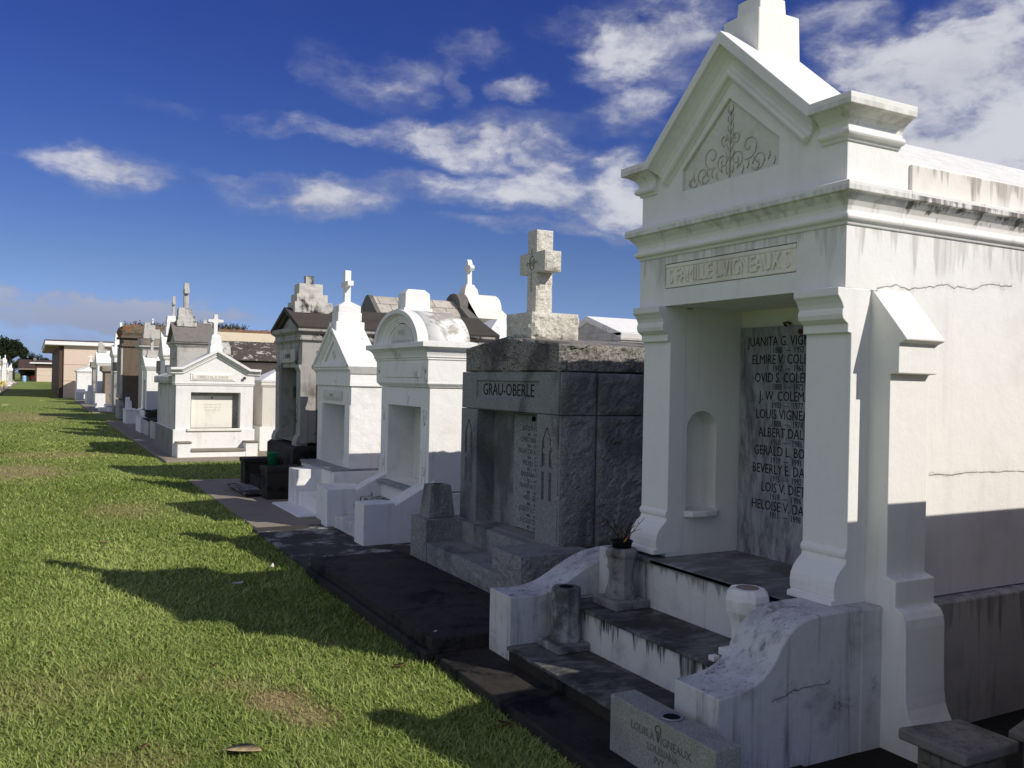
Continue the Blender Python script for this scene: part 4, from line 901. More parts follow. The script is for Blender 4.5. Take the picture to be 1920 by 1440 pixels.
# ------------------------------------------------------------------ generic row tombs
def row_tomb(label, X, y0, y1, zw, za, depth, wall, roof, z0=-.1, kind='gable', over=.07, op=None, opd=.3, plinth=.0, fin=None, cross=None, pil=False, frieze=0, rz=0., x_=None, plaque=None, blocks=None, cornice=True, tabl='relief', rough=False, pz=None, steps=False, bmat=None, group=None, name='tomb'):
    """front towards -x at x = X; a tomb of the row behind with its own proportions"""
    yc = (y0+y1)/2; h = (y1-y0)/2
    T = thing(name, label, 'tomb', (X, yc, z0), rz, group)
    L = dict(local=True)
    zw -= z0; za -= z0
    if op: recess_box(0, depth, -h, h, plinth, zw, op[0]*h, op[1]*h, plinth+op[2]*(zw-plinth), plinth+op[3]*(zw-plinth), opd).build('wall', wall, T, True, .006)
    else: MB().box(0, depth, -h, h, plinth, zw).build('wall', wall, T, True, .006)
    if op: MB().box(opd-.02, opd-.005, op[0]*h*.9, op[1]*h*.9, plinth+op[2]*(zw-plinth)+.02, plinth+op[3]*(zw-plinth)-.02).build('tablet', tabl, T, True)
    if plinth: MB().box(-.06, depth+.05, -h-.05, h+.05, 0, plinth).build('plinth', bmat or wall, T, True, .008)
    cm = wall
    if cornice: MB().cornice([(-.03, zw-.12), (.01, zw-.12), (.02, zw-.09), (.04, zw-.08), (.04, zw-.05), (over*.7, zw-.02), (over, zw-.01), (over, zw+.04), (-.03, zw+.05)], 0, depth, -h, h).build('cornice', cm, T, True, .004)
    if kind == 'gable':
        MB().prism([(-h, zw+.02), (h, zw+.02), (0, za-.03)], 'x', .0, depth).build('pediment', wall, T, True)
        sec = [(over, 0), (over, .05), (.03, .07), (.02, .1), (-depth-.03, .1), (-depth-.03, 0)]
        MB().sweep_yz([(h+over+.02, zw+.03), (0, za), (-h-over-.02, zw+.03)], sec).build('roof', roof, T, True, .005)
    elif kind == 'barrel':
        MB().prism(arc(0, zw+.03, h+over*.6, za-zw-.03, 0, math.pi, 20), 'x', -over*.6, depth, True).build('roof', roof, T, True)
        MB().prism(arc(0, zw+.04, h*.85, (za-zw)*.8, 0, math.pi, 20), 'x', -over*.6-.015, .1).build('tympanum', wall, T, True)
    elif kind == 'flat':
        MB().box(-over, depth+over, -h-over, h+over, zw+.03, za).build('roof', roof, T, True, .01)
    elif kind == 'hip':
        MB().frustum(-over, depth+over, -h-over, h+over, zw+.03, za, min(h, depth/2)*.8).build('roof', roof, T, True, .01)
    if fin is not None:
        x, z, mat = .05, za-.12, fin[0]; f = MB()
        for (w, hh) in fin[1]:
            f.frustum(x, x+w*1.1, -w/2, w/2, z, z+hh, .0 if w > .13 else .02); z += hh-.002; x += .02
        f = f.build('finial', mat, T, True, .006)
        if cross:
            ch, cw, ct = cross[:3]; s0 = z-.01; xc = .05+fin[1][0][0]*.55
            MB().prism(cross_pts(0, s0, s0+ch, ct, s0+ch*.58, s0+ch*.58+ct, cw/2), 'x', xc-ct*.5, xc+ct*.5).build('cross', cross[3] if len(cross) > 3 else mat, f, True, .005)
    if pil:
        for y in (-h, h-.2): MB().box(-.04, .1, y-.005, y+.205, plinth, zw-.12).box(-.06, .1, y-.02, y+.22, zw-.2, zw-.12).box(-.06, .1, y-.02, y+.22, plinth, plinth+.1).build('pilaster', wall, T, True, .004)
    if plaque: MB().box(-.03, .02, -h*.6, h*.6, zw-.42, zw-.24).build('name_plaque', plaque, T, True, .004)
    if blocks:
        for (bx, by, bw, bh, bm) in blocks: MB().box(bx, bx+bw*1.4, by-bw/2, by+bw/2, 0, bh).build('cheek_block', bm, T, True, .01)
    if steps: MB().box(-.55, -.05, -h*.55, h*.55, 0, .16).box(-.3, -.05, -h*.55, h*.55, .15, .32).build('step', bmat or wall, T, True, .01)
    return T
# behind the front row
row_tomb('small pale hipped-roof tomb between the low wide white tomb and the dark tomb', 4.72, 21.0, 22.4, 1.53, 1.86, 2.2, 'palewall', 'white', kind='hip', plinth=.58, bmat='whitecheek', over=.04)
LT = thing('tomb', 'long brown tomb with flaking black roof and cream ridge, behind the low white tomb', 'tomb', (4.2, 26.0, -.1))
MB().box(4.25, 13.5, 26.5, 28.4, -.1, 1.98).build('wall', 'brownwall', LT, bev=.01)
MB().box(4.22, 13.5, 26.46, 28.45, 1.98, 2.09).build('cornice', 'conc', LT, bev=.008)
MB().prism([(26.2, 2.11), (26.2, 2.15), (27.1, 2.72), (27.9, 2.72), (28.8, 2.15), (28.8, 2.11)], 'x', 4.15, 13.6).build('roof', 'longroof', LT, bev=.01)
MB().prism([(27.05, 2.70), (27.4, 2.98), (27.6, 2.98), (27.95, 2.70)], 'x', 4.2, 13.5).build('ridge', 'creamroof', LT, bev=.01)
TT = thing('tomb', 'tall pale slate-roofed tomb with a cross on its curved gable, behind the dark tomb', 'tomb', (5.6, 16.3, -.1), at=(7.56, 22.0, -.71), size=1.35)  # pushed back along the line of sight and enlarged about the camera, base sunk
MB().box(5.9, 8.0, 15.65, 16.95, -.1, 2.80).build('wall', 'brownwall', TT, bev=.01)
MB().prism([(15.5, 2.72), (16.2, 3.24), (16.3, 3.265), (16.4, 3.24), (17.1, 2.72)], 'x', 5.70, 7.45).build('roof', 'paleslate', TT)
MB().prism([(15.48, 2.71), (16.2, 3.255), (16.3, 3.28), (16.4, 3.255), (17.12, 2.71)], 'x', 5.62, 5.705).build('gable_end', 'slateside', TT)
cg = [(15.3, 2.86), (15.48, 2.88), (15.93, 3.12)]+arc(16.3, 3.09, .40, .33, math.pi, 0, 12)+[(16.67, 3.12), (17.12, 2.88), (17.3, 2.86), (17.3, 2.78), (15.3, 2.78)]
MB().prism(cg, 'x', 7.42, 7.62).build('curved_gable', 'slateside', TT, bev=.008)  # dark colour carries the shade on the parapet's aisle face
MB().prism([(p[0], p[1]+.012) for p in cg[:-2]]+[(17.2, 2.84), (15.4, 2.84)], 'x', 7.625, 8.35).build('gable_coping', 'cream', TT, bev=.006)
MB().box(7.65, 8.28, 15.46, 17.1, 1.5, 2.84).build('front_wall', 'cream', TT, bev=.008)
MB().box(7.6, 8.4, 15.36, 17.2, 2.68, 2.775).build('cornice', 'cream', TT, bev=.008)
f = MB().frustum(7.62, 7.95, 16.14, 16.46, 3.38, 3.54, .03).frustum(7.66, 7.91, 16.18, 16.42, 3.53, 3.62, .04).build('finial', 'cream', TT, bev=.006)
MB().prism([(16.26, 3.6), (16.34, 3.6), (16.33, 3.9), (16.36, 3.92), (16.42, 3.9), (16.46, 3.96), (16.42, 4.02), (16.36, 4.01), (16.35, 4.06), (16.3, 4.14), (16.25, 4.06), (16.24, 4.01), (16.18, 4.02), (16.14, 3.96), (16.18, 3.9), (16.24, 3.92), (16.27, 3.9)], 'x', 7.74, 7.84).build('cross', 'white', f, bev=.006)
row_tomb('plain pale gabled tomb showing its shaded gable, behind the granite tomb on the right', 8.0, 11.22, 13.10, 2.42, 2.76, 3.2, 'greywhite', 'white', over=.03)  # grey wall colour carries the shade of this gable
row_tomb('small white gabled tomb, only the tip of its roof showing left of the granite cross', 8.55, 17.0, 18.6, 2.52, 3.06, 3., 'white', 'white', kind='hip', over=.05)
# the row further along the lawn
row_tomb('grey stained gabled tomb with a tall stone cross, left behind the low white tomb', 3.32, 24.8, 26.25, 2.52, 3.10, .95, 'greywhite', 'greyroof', op=(-.7, .7, .05, .6), tabl='darkfront', fin=('finialdark', [(.46, .16), (.40, .14), (.32, .18), (.22, .04)]), cross=(.70, .30, .13, 'greywhite'), over=.09, plaque='greywhite')  # dark tablet puts the recess shade into its colour
row_tomb('slim white gabled tomb with a small grey cross, left of the grey gabled tomb', 3.30, 27.1, 28.1, 2.20, 2.92, .8, 'white', 'white', op=(-.6, .6, .0, .7), plinth=.2, fin=('white', [(.40, .25), (.34, .22), (.24, .12)]), cross=(.60, .22, .08, 'greywhite'))
row_tomb('low round-backed dark tomb directly behind the low white tomb', 3.75, 23.35, 24.35, 1.62, 2.02, 2.4, 'darkfront', 'darkroof', kind='barrel', over=.05, cornice=False)
row_tomb('small mossy round-headed grey tomb topped by an urn, beside the grey gabled tomb', 4.05, 25.6, 26.6, 2.22, 2.62, .8, 'greywhite', 'finialdark', kind='barrel', over=.03, fin=('finialdark', [(.24, .16), (.16, .38), (.24, .10), (.1, .1)]), cornice=False)
row_tomb('small white tomb with a thin grey cross, before the brown brick-roofed tomb', 3.30, 31.7, 33.0, 1.90, 2.28, .9, 'white', 'white', plinth=.55, op=(-.5, .5, .0, .7), fin=('greywhite', [(.30, .20), (.22, .12)]), cross=(.62, .52, .09, 'greywhite'))
row_tomb('grey square-built tomb with a stepped pyramid finial, against the brown tomb', 3.42, 34.4, 35.6, 2.66, 3.02, 1.2, 'greywhite', 'conc', kind='barrel', fin=('greywhite', [(.62, .22), (.5, .20), (.34, .16), (.16, .10)]), cross=(.16, .12, .06, 'white'), over=.12)
row_tomb('stubby grey stone tomb between the two white crosses', 3.55, 29.2, 30.4, 1.72, 2.1, 2., 'greywhite', 'conc', kind='flat', over=.1)
BT = thing('tomb', 'tall dark brown tomb with an overgrown broken brick roof', 'tomb', (3.0, 38, -.1))
MB().box(3.0, 9.2, 37.1, 39.0, -.1, 3.05).build('wall', 'umber', BT, bev=.01)
MB().box(2.93, 9.2, 37.03, 39.07, 2.72, 2.83).box(2.9, 9.2, 37.0, 39.1, 3.05, 3.14).build('cornice', 'umber', BT, bev=.008)
MB().rock(2.96, 9.2, 37.05, 39.05, 3.14, 3.50, .13, 'xyYZX', .10, 51).build('roof', 'brickroof', BT)
for y in (37.12, 37.55, 38.4, 38.83): MB().box(2.93, 3.02, y, y+.16, .9, 2.7).build('pilaster', 'greywhite', BT, bev=.006)
MB().box(2.9, 3.05, 37.08, 39.0, -.1, .62).box(2.92, 3.04, 37.1, 39.0, .7, .9).build('plinth', 'darkfront', BT, bev=.008)
def weeds(name, label, cat, spots, mat, n, h, spread, group=None):
    vs = []; fs = []
    for (x, y, z) in spots:
        for k in range(n):
            a = rnd.uniform(0, 6.3); r = rnd.uniform(0, spread); hh = h*rnd.uniform(.4, 1.1)
            p = Vector((x+r*math.cos(a), y+r*math.sin(a), z)); d = Vector((math.cos(a)*rnd.uniform(.1, .8), math.sin(a)*rnd.uniform(.1, .8), 1)).normalized()*hh
            s = Vector((-d.y, d.x, 0)).normalized()*.012 if abs(d.x)+abs(d.y) > 1e-4 else Vector((.012, 0, 0)); o = len(vs)
            vs += [p-s, p+s, p+d*.6+s, p+d*.6-s, p+d]; fs += [(o, o+1, o+2, o+3), (o+3, o+2, o+4)]
            for q in range(4):
                t = rnd.uniform(.35, 1.); c = p+d*t; e = Vector((rnd.uniform(-1, 1), rnd.uniform(-1, 1), rnd.uniform(-.2, .8)))*.06; o = len(vs)
                s2 = Vector((rnd.uniform(-1, 1), rnd.uniform(-1, 1), rnd.uniform(-1, 1)))*.022
                vs += [c, c+e*.5+s2, c+e, c+e*.5-s2]; fs += [(o, o+1, o+2, o+3)]
    mb = MB(); mb.add(vs, fs); o = mb.build(name, mat); tag(o, label, cat, group); return o
weeds('weed_clump', 'dry brown weeds sprouting along the broken brick roof at its aisle end', 'weeds', [(3.2+.3*k, 37.3+rnd.uniform(0, .6), 3.48) for k in range(8)], M['weed'], 16, .30, .25)
weeds('weed_clump', 'brown bushy weeds on the brick roof, right behind the white cross', 'weeds', [(5.8+.22*k, 37.4+rnd.uniform(0, .5), 3.48) for k in range(9)], M['weed'], 30, .42, .22)
weeds('fern', 'green fern growing on the brick roof, left of the brown weeds', 'fern', [(5.25, 37.4, 3.48), (5.45, 37.5, 3.48)], M['fern'], 60, .34, .2)
# low blocks and enclosures along the walk
def low_block(label, x0, x1, y0, y1, h, mat, cap=None, posts=(), slope=None):
    t = thing('grave_block', label, 'grave block', ((x0+x1)/2, (y0+y1)/2, -.1))
    MB().box(x0, x1, y0, y1, -.1, h).build('block', mat, t, bev=.01)
    if cap: MB().box(x0-.02, x1+.02, y0-.02, y1+.02, h, h+.04).build('capstone', cap, t, bev=.008)
    for (px, py, w, hh) in posts: MB().frustum(px-w/2, px+w/2, py-w/2, py+w/2, h+(.04 if cap else 0), h+hh, .02).build('post', 'whitecheek', t, bev=.006)
    if slope: MB().prism([(x1, -.1), (x1+slope[0], -.1), (x1+slope[0], slope[1]), (x1, h-.02)], 'y', y0+.02, y1-.02).build('sloped_wing', mat, t, bev=.01)
    return t
low_block('white walled grave block with two short posts, before the dark brown tomb', 2.84, 3.22, 33.7, 34.75, .37, 'whitecheek', 'whitecheek', [(2.95, 34.35, .17, .46), (2.98, 33.95, .16, .34)], (.6, .62))
low_block('narrow white grave block with chipped corners, nearer than the block with posts', 2.80, 3.0, 28.4, 29.7, .36, 'whitecheek')
low_block('grey stained pair of grave blocks with black tops', 2.86, 3.35, 26.9, 28.1, .33, 'greywhite', 'blackconc')
low_block('dark grey grave block just behind the low white tomb', 2.86, 3.3, 25.2, 26.4, .38, 'greywhite', 'blackconc')
dk = thing('grave_block', 'heap-like black stone grave covering low behind the grave blocks', 'grave block', (3.7, 31.5, -.1))
MB().rock(3.3, 4.1, 30.9, 33.0, -.1, .42, .08, 'xXyYZ', .09, 61).box(3.25, 4.1, 31.2, 32.7, .42, .47).build('block', 'blackconc', dk)
u = thing('urn', 'white pedestal urn standing on the walk beyond the brown tomb', 'urn', (3.25, 44.6, -.1))
MB().box(3.0, 3.5, 44.35, 44.85, -.1, .1).build('base', 'white', u, bev=.01)
MB().box(2.96, 3.54, 44.3, 44.9, .16, .24).box(3.05, 3.45, 44.4, 44.8, .09, .17).build('plinth', 'white', u, bev=.01)
MB().lathe([(.16, .24), (.17, .27), (.06, .33), (.05, .36), (.13, .42), (.19, .56), (.20, .66), (.24, .70), (.24, .73), (.17, .71), (.001, .69)], 3.25, 44.6, 20).build('bowl', 'white', u)
row_tomb('tall white gabled tomb with a cross, just beyond the brown brick-roofed tomb', 3.22, 44.4, 46.4, 2.52, 3.0, 1.4, 'white', 'white', plinth=.3, tabl='darkfront', op=(-.5, .5, .0, .6), fin=('white', [(.5, .28), (.36, .22), (.26, .18)]), cross=(.55, .30, .10), steps=True)  # tablet coloured dark in place of deep recess shade
row_tomb('narrow dark round-headed tomb in front of the tall white gabled tomb', 3.12, 43.0, 44.0, 1.75, 2.18, .35, 'darkfront', 'darkroof', kind='barrel', cornice=False, over=.03)
row_tomb('broad flat-topped brown tomb between the white gabled tombs', 3.45, 53.9, 56.0, 1.80, 2.08, 3.0, 'brownwall', 'conc', kind='flat', over=.15)
row_tomb('white tomb with a steep gable carrying a carved figure, beyond the flat brown tomb', 3.25, 57.2, 58.9, 2.25, 3.02, 1.2, 'white', 'white', plinth=.3, op=(-.5, .5, 0., .65), fin=('greywhite', [(.42, .22), (.3, .28), (.2, .16)]), steps=True)
row_tomb('narrow dark tomb with a thin finial, next to the white steep-gabled tomb', 3.3, 62.8, 64.0, 2.05, 2.4, 1.0, 'darkfront', 'conc', kind='flat', fin=('greywhite', [(.22, .3), (.12, .25)]), over=.12)
row_tomb('white tomb facing the viewer with a cross, standing before the pink mausoleum wall', 3.36, 65.5, 65.5+1.66, 1.78, 2.30, 2.2, 'white', 'white', rz=R(90), plinth=.2, fin=('white', [(.30, .2), (.22, .16)]), cross=(.40, .34, .08), over=.09)
for (lb, x0, x1, y0, y1, h) in (('white grave block with an iron mark, on the walk before the far white tombs', 2.72, 3.2, 49.4, 50.6, .62), ('white sloping grave block with a headstone, next along the far walk', 2.6, 3.1, 55.6, 57.0, .62), ('far white grave block below the tomb with the concave gable', 2.42, 2.9, 65.0, 66.4, .40)):
    low_block(lb, x0, x1, y0, y1, h, 'whitecheek', None, [((x0+x1)/2, (y0+y1)/2, .3, .35)] if 'headstone' in lb else ())

# ------------------------------------------------------------------ pink mausoleums
def mausoleum(label, x0, x1, y0, y1, z1, ov, lip, dark):
    t = thing('mausoleum', label, 'mausoleum', (x0, y0, G0))
    MB().box(x0, x1, y0, y1, G0, z1).build('wall', 'pink', t, bev=.02)
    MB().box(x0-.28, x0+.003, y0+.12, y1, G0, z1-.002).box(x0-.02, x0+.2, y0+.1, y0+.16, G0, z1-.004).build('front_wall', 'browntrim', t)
    MB().box(x0-ov, x1+.5, y0-lip, y1+.4, z1+.02, z1+.30).build('fascia', 'trim', t, bev=.01)
    MB().box(x0-ov-.03, x1+.5, y0-lip-.03, y1+.4, z1+.30, z1+.37).build('roof', 'browntrim', t)
    MB().box(x0-ov+.08, x1+.4, y0-lip+.06, y1+.3, z1-.02, z1+.02).build('soffit', 'pink', t)
    jn = MB()
    for z in (.30, .62): jn.box(x0+.01, x1, y0-.006, y0+.01, z1*z, z1*z+.02)
    jn.build('joint', 'browntrim', t)
    if dark: MB().box(x0-.02, x1, y0-.02, y0+.2, z1*.76, z1-.01).build('upper_wall', 'browntrim', t)
    return t
mausoleum('long pink mausoleum with a flat white-edged roof overhanging the lawn', 1.80, 12., 70, 100, 3.60, 1.2, .35, False)
mausoleum('far pink mausoleum with a brown band under its flat white roof', .35, 3.2, 192, 215, 3.3, 1.2, .5, True)
H = thing('house', 'distant house with a low purplish shingle roof and a dark porch', 'house', (-1.3, 232, G0))
MB().box(-2.9, 1.2, 231, 240, G0, 2.5).build('wall', 'housewall', H)
MB().prism([(229.5, 2.5), (241, 2.5), (235.5, 4.6)], 'x', -3.3, 4.5).build('roof', 'houseroof', H)
MB().box(-3.3, 1.5, 229.3, 229.6, 2.2, 2.5).build('fascia', 'conc', H)
MB().box(-.3, .3, 235, 235.5, 4.4, 5.0).build('chimney', 'conc', H)
C_ = thing('car', 'dark red car parked by the distant house', 'car', (-.2, 222, G0))
MB().prism([(-.85, .2), (.85, .2), (.9, .55), (.85, .85), (.62, .9), (.5, 1.4), (-.5, 1.4), (-.62, .9), (-.85, .85), (-.9, .55)], 'y', 221, 225).build('body', 'carred', C_, bev=.05)
MB().prism([(-.56, .92), (.56, .92), (.46, 1.33), (-.46, 1.33)], 'y', 220.97, 221.1).build('windscreen', 'glass', C_)
for x in (-.75, .75):
    for y in (221.5, 224.4): MB().prism([(y+.32*math.cos(a), .2+.32*math.sin(a)) for a in np.linspace(0, 6.283, 17)[:-1]], 'x', x-.1, x+.1).build('wheel', 'blackplastic', C_)
D_ = thing('barrel', 'pale blue plastic barrel standing on the far lawn', 'barrel', (-1.62, 180, G0))
MB().lathe([(.30, G0), (.32, .0), (.325, .3), (.335, .32), (.325, .34), (.325, .66), (.335, .68), (.32, .72), (.31, .95), (.29, .98)], -1.62, 180, 20).build('drum', 'blueplastic', D_)
MB().lathe([(.30, .975), (.30, 1.0), (.05, 1.01)], -1.62, 180, 20).build('lid', 'blueplastic', D_)
for k, (lb, X, y0, y1, zw, za, w) in enumerate([('white tomb with a cluster of small finials, between the two pink mausoleums', 2.7, 104, 106, 2.3, 3.0, 'white'), ('white tomb with a concave roof, first beyond the long pink mausoleum', 2.55, 118, 120.2, 2.0, 2.9, 'white'), ('grey tomb in shade near the far pink mausoleum', 2.4, 128, 130, 2.2, 2.6, 'greywhite'), ('small white tomb close before the far pink mausoleum', 2.6, 145, 147, 2.6, 3.5, 'white')]):
    row_tomb(lb, X, y0, y1, zw, za, 2., w, w, fin=('white', [(.4, .3), (.28, .25), (.16, .2)]), op=(-.5, .5, .05, .6))
# the row on the far left side of the lawn, fronts towards the lawn
LW = ['with a tall thin spire', 'with a plain gable and square finial', 'with a rounded head', 'with a stepped top', 'with a small cross', 'with a flat cornice', 'with a steep gable', 'with a low broad gable', 'with a pointed pinnacle', 'with a double stepped finial']
yy = 84.
for k in range(10):
    wd = rnd.uniform(1.6, 2.6); zw = rnd.uniform(1.7, 2.7); za = zw+rnd.uniform(.4, .9)
    if k == 0: zw, za = 1.7, 2.1
    if k == 3: zw, za = 2.4, 3.2
    if k > 6: zw = rnd.uniform(1.4, 1.9); za = zw+.45
    fin = [[(.3, .3), (.18, .4), (.06, .9)], [(.4, .3), (.3, .3)], None, [(.7, .25), (.5, .25), (.3, .25)], [(.3, .25), (.2, .2)], None, [(.3, .3), (.12, .4)], [(.3, .2)], [(.26, .3), (.1, .7)], [(.6, .2), (.35, .3), (.15, .3)]][k]
    row_tomb('far tomb %s in the left row, %s' % (LW[k], ['nearest', 'second', 'behind the yellow flowers', 'tallest', 'near its middle', 'below the dark tree', 'past the flat-topped one', 'near the blue barrel', 'near the house roof', 'last before the house'][k]),
             -3.05-(k % 3)*.12, yy, yy+wd, zw, za, 2.2, ['cream', 'white', 'white', 'cream', 'white', 'greywhite', 'white', 'greywhite', 'white', 'greywhite'][k], ['white', 'white', 'white', 'cream', 'white', 'conc', 'white', 'greywhite', 'white', 'white'][k],
             tabl='darkfront', kind=['gable', 'gable', 'barrel', 'gable', 'gable', 'flat', 'gable', 'gable', 'gable', 'flat'][k], rz=R(180), fin=('white', fin) if fin else None, cross=(.5, .4, .09) if k == 4 else None, op=(-.5, .5, .05, .6), plinth=.3, steps=True)  # dark tablets paint in the black shade of the openings
    yy += wd+rnd.uniform(.6, 2.) + k*1.1
for k, (x, y) in enumerate([(-2.98, 92.), (-2.9, 99.)]):
    t = thing('flowers', ['bunch of yellow flowers before the nearest far-left tomb', 'smaller bunch of yellow flowers further along the left row'][k], 'flowers', (x+.35, y, G0))
    MB().lathe([(.1, -.1), (.16, .3), (.14, .3), (.0, .28)], x+.35, y, 12).build('vase', 'conc', t)
    fl = MB()
    for q in range(40):
        a = rnd.uniform(0, 6.3); r = rnd.uniform(0, .34); z = .5+rnd.uniform(-.2, .3)
        fl.lathe([(.001, z-.05), (.07, z), (.001, z+.05)], x+.35+r*math.cos(a), y+r*math.sin(a), 6)
    fl.build('blossoms', 'petalyellow', t)

# ------------------------------------------------------------------ the neighbouring tomb, outside the picture on the right, that shades the near ground and wall
nb = row_tomb('brown gabled tomb with a ridge of tiles, right of the big white tomb', 3.55, .28, 1.96, 1.75, 2.34, 3.2, 'brownwall', 'conc', plinth=.4, op=(-.6, .6, 0., .8), over=.05, fin=('brownwall', [(.16, .36)]))
pr_ = []
for k in range(36):
    x = .1+.088*k; pr_ += [(x, 2.415), (x+.022, 2.452), (x+.066, 2.452)]
MB().prism(pr_+[(.1+.088*36, 2.415), (.1+.088*36, 2.38), (.1, 2.38)], 'y', -.07, .07).build('ridge_tiles', 'brickroof', nb, True)
# ------------------------------------------------------------------ trees
def tree(label, x, y, h, w, mat, n, seed, trunk=.35, lean=0.):
    r = random.Random(seed); t = thing('tree', label, 'tree', (x, y, G0))
    tr = MB(); tr.tube([(x, y, G0), (x+.1+lean*.3, y, h*.25), (x+lean, y, h*.62)], trunk, 8, .5)
    cl = []
    for k in range(14):
        a = r.uniform(0, 6.3); zz = h*r.uniform(.42, .93); rr = w*.5*math.sqrt(max(.05, 1-((zz/h-.58)/.45)**2))*r.uniform(.35, .95)
        c = Vector((x+lean+rr*math.cos(a), y+rr*math.sin(a), zz)); cl.append((c, w*r.uniform(.12, .24)))
        tr.tube([(x+lean*.7, y, h*r.uniform(.2, .5)), tuple((Vector((x+lean, y, zz*.8))+c)/2), tuple(c)], trunk*.3, 5, .3)
    tr.build('trunk', 'bark', t)
    vs = []; fs = []
    for k in range(n):
        c, rad = cl[r.randrange(len(cl))]
        d = Vector((r.gauss(0, 1), r.gauss(0, 1), r.gauss(0, .8))).normalized()*rad*r.uniform(.45, 1.08)
        p = c+d; s = w*.030*r.uniform(.6, 1.5)
        a = Vector((r.uniform(-1, 1), r.uniform(-1, 1), r.uniform(-1, 1))).normalized(); b2 = a.orthogonal().normalized()
        o = len(vs); vs += [p-a*s, p+b2*s*.6, p+a*s, p-b2*s*.6]; fs.append((o, o+1, o+2, o+3))
    mb = MB(); mb.add(vs, fs); mb.build('crown', mat, t)
tree('big dark spreading tree at the far left, behind the left-hand tombs', -6.9, 262, 10.0, 8.8, 'foliage', 9000, 1)
tree('dark tree with a lower crown at the left edge, beside the big dark tree', -12.5, 268, 8.2, 9, 'foliage', 6000, 2)
tree('mid green bushy tree below the big dark tree', -4.6, 250, 4.2, 4.2, 'foliage2', 3000, 3)
tree('dark tree with a ragged forked top, right of the big dark tree', -2.1, 270, 7.4, 4.2, 'foliage', 3200, 4)
tree('rounded dark tree behind the house roof', .2, 280, 6.6, 4.6, 'foliage', 3400, 5)
tree('small rounded dark tree behind the far pink mausoleum', 2.6, 285, 6.2, 4.4, 'foliage', 3200, 6)
tree('dark tree just left of the long pink mausoleum', 4.6, 290, 5.4, 4.6, 'foliage', 3000, 7)
tree('tree whose dark crown shows through the gap under the pink roof', 7.4, 290, 6.2, 5.4, 'foliage', 3000, 8)
tree('low dark shrub-like tree between the house and the far pink mausoleum', -.9, 216, 2.1, 2.2, 'foliage', 1800, 9, .08)
# ------------------------------------------------------------------ grass blades (one object), with the dead patches of the lawn
def grass():
    rg = np.random.default_rng(5)
    def band(y0, y1, n, x0=None, x1=None):
        y = rg.uniform(y0, y1, n); a = np.maximum(-.62*y-.4, -9) if x0 is None else np.full(n, x0); b = np.full(n, 2.24 if x1 is None else x1)
        return a+(b-a)*rg.random(n), y
    XY = [band(2.6, 4.5, 135000), band(4.5, 7, 185000), band(7, 11, 150000), band(11, 17, 85000), band(17, 26, 45000), band(26, 36, 14000), band(36, 52, 7000),
          band(15.4, 18.95, 9000, 2.2, 5.5), band(2.8, 10.3, 5200, 2.16, 2.27), band(10, 15.4, 2500, 2.2, 2.33)]
    x = np.concatenate([q[0] for q in XY]); y = np.concatenate([q[1] for q in XY]); n = len(x)
    dry = np.zeros(n); thin = np.zeros(n)
    wob = np.array([noise.noise(Vector((a*2.2, b*2.2, 0))) for a, b in zip(x, y)])
    wob2 = np.array([noise.noise(Vector((a*.7, b*.5, 4))) for a, b in zip(x, y)])
    for (px, py, sx, sy, a) in PATCH:
        d = np.hypot((x-px)/sx, (y-py)/sy)+wob*.5; k = np.clip((1.35-d)/.85, 0, 1)*a
        dry = np.maximum(dry, k); thin = np.maximum(thin, np.clip((1.0-d)/.5, 0, 1)*a)
    keep = rg.random(n) > thin*.72; x, y, dry, wob, wob2 = x[keep], y[keep], dry[keep], wob[keep], wob2[keep]; n = len(x)
    tone = np.clip(.42+.5*wob2+.25*wob+rg.normal(0, .30, n), 0, 1)
    dry = np.clip(dry*rg.uniform(.3, 1.2, n)+(rg.random(n) < .09)*rg.uniform(.3, 1., n), 0, 1)
    far = np.clip((y-4)/20, 0, 1.6)
    h = rg.gamma(5., .0049, n).clip(.009, .05)*(1-.35*np.clip(dry, 0, 1))*(1+.25*wob)*(1+.2*far); wdt = rg.uniform(.0016, .0038, n)*(1+2.6*far)
    a = rg.uniform(0, 2*np.pi, n); lean = rg.uniform(.3, 2.4, n)*h
    dx, dy = np.cos(a), np.sin(a); sx, sy = -dy*wdt, dx*wdt
    z0 = np.full(n, G0-.004)
    P = np.empty((n, 5, 3))
    P[:, 0] = np.stack([x-sx, y-sy, z0], 1); P[:, 1] = np.stack([x+sx, y+sy, z0], 1)
    mx, my = x+dx*lean*.4, y+dy*lean*.4
    P[:, 2] = np.stack([mx+sx*.8, my+sy*.8, z0+h*.62], 1); P[:, 3] = np.stack([mx-sx*.8, my-sy*.8, z0+h*.62], 1)
    P[:, 4] = np.stack([x+dx*lean, y+dy*lean, z0+h], 1)
    me = bpy.data.meshes.new('grass'); me.vertices.add(n*5); me.vertices.foreach_set('co', P.reshape(-1))
    b = (np.arange(n)*5)[:, None]
    li = np.concatenate([b+np.array([0, 1, 2, 3]), b+np.array([3, 2, 4])], 1).reshape(-1)
    me.loops.add(n*7); me.loops.foreach_set('vertex_index', li.astype(np.int32))
    me.polygons.add(n*2); st = np.stack([np.arange(n)*7, np.arange(n)*7+4], 1).reshape(-1)
    me.polygons.foreach_set('loop_start', st.astype(np.int32))
    me.update(calc_edges=True)
    for nm, val in (('tone', tone), ('dry', dry)):
        at = me.attributes.new(nm, 'FLOAT', 'FACE'); at.data.foreach_set('value', np.repeat(val, 2).astype(np.float32))
    me.materials.append(M['blade'])
    o = bpy.data.objects.new('grass', me); COL.objects.link(o); tag(o, kind='stuff')
grass()
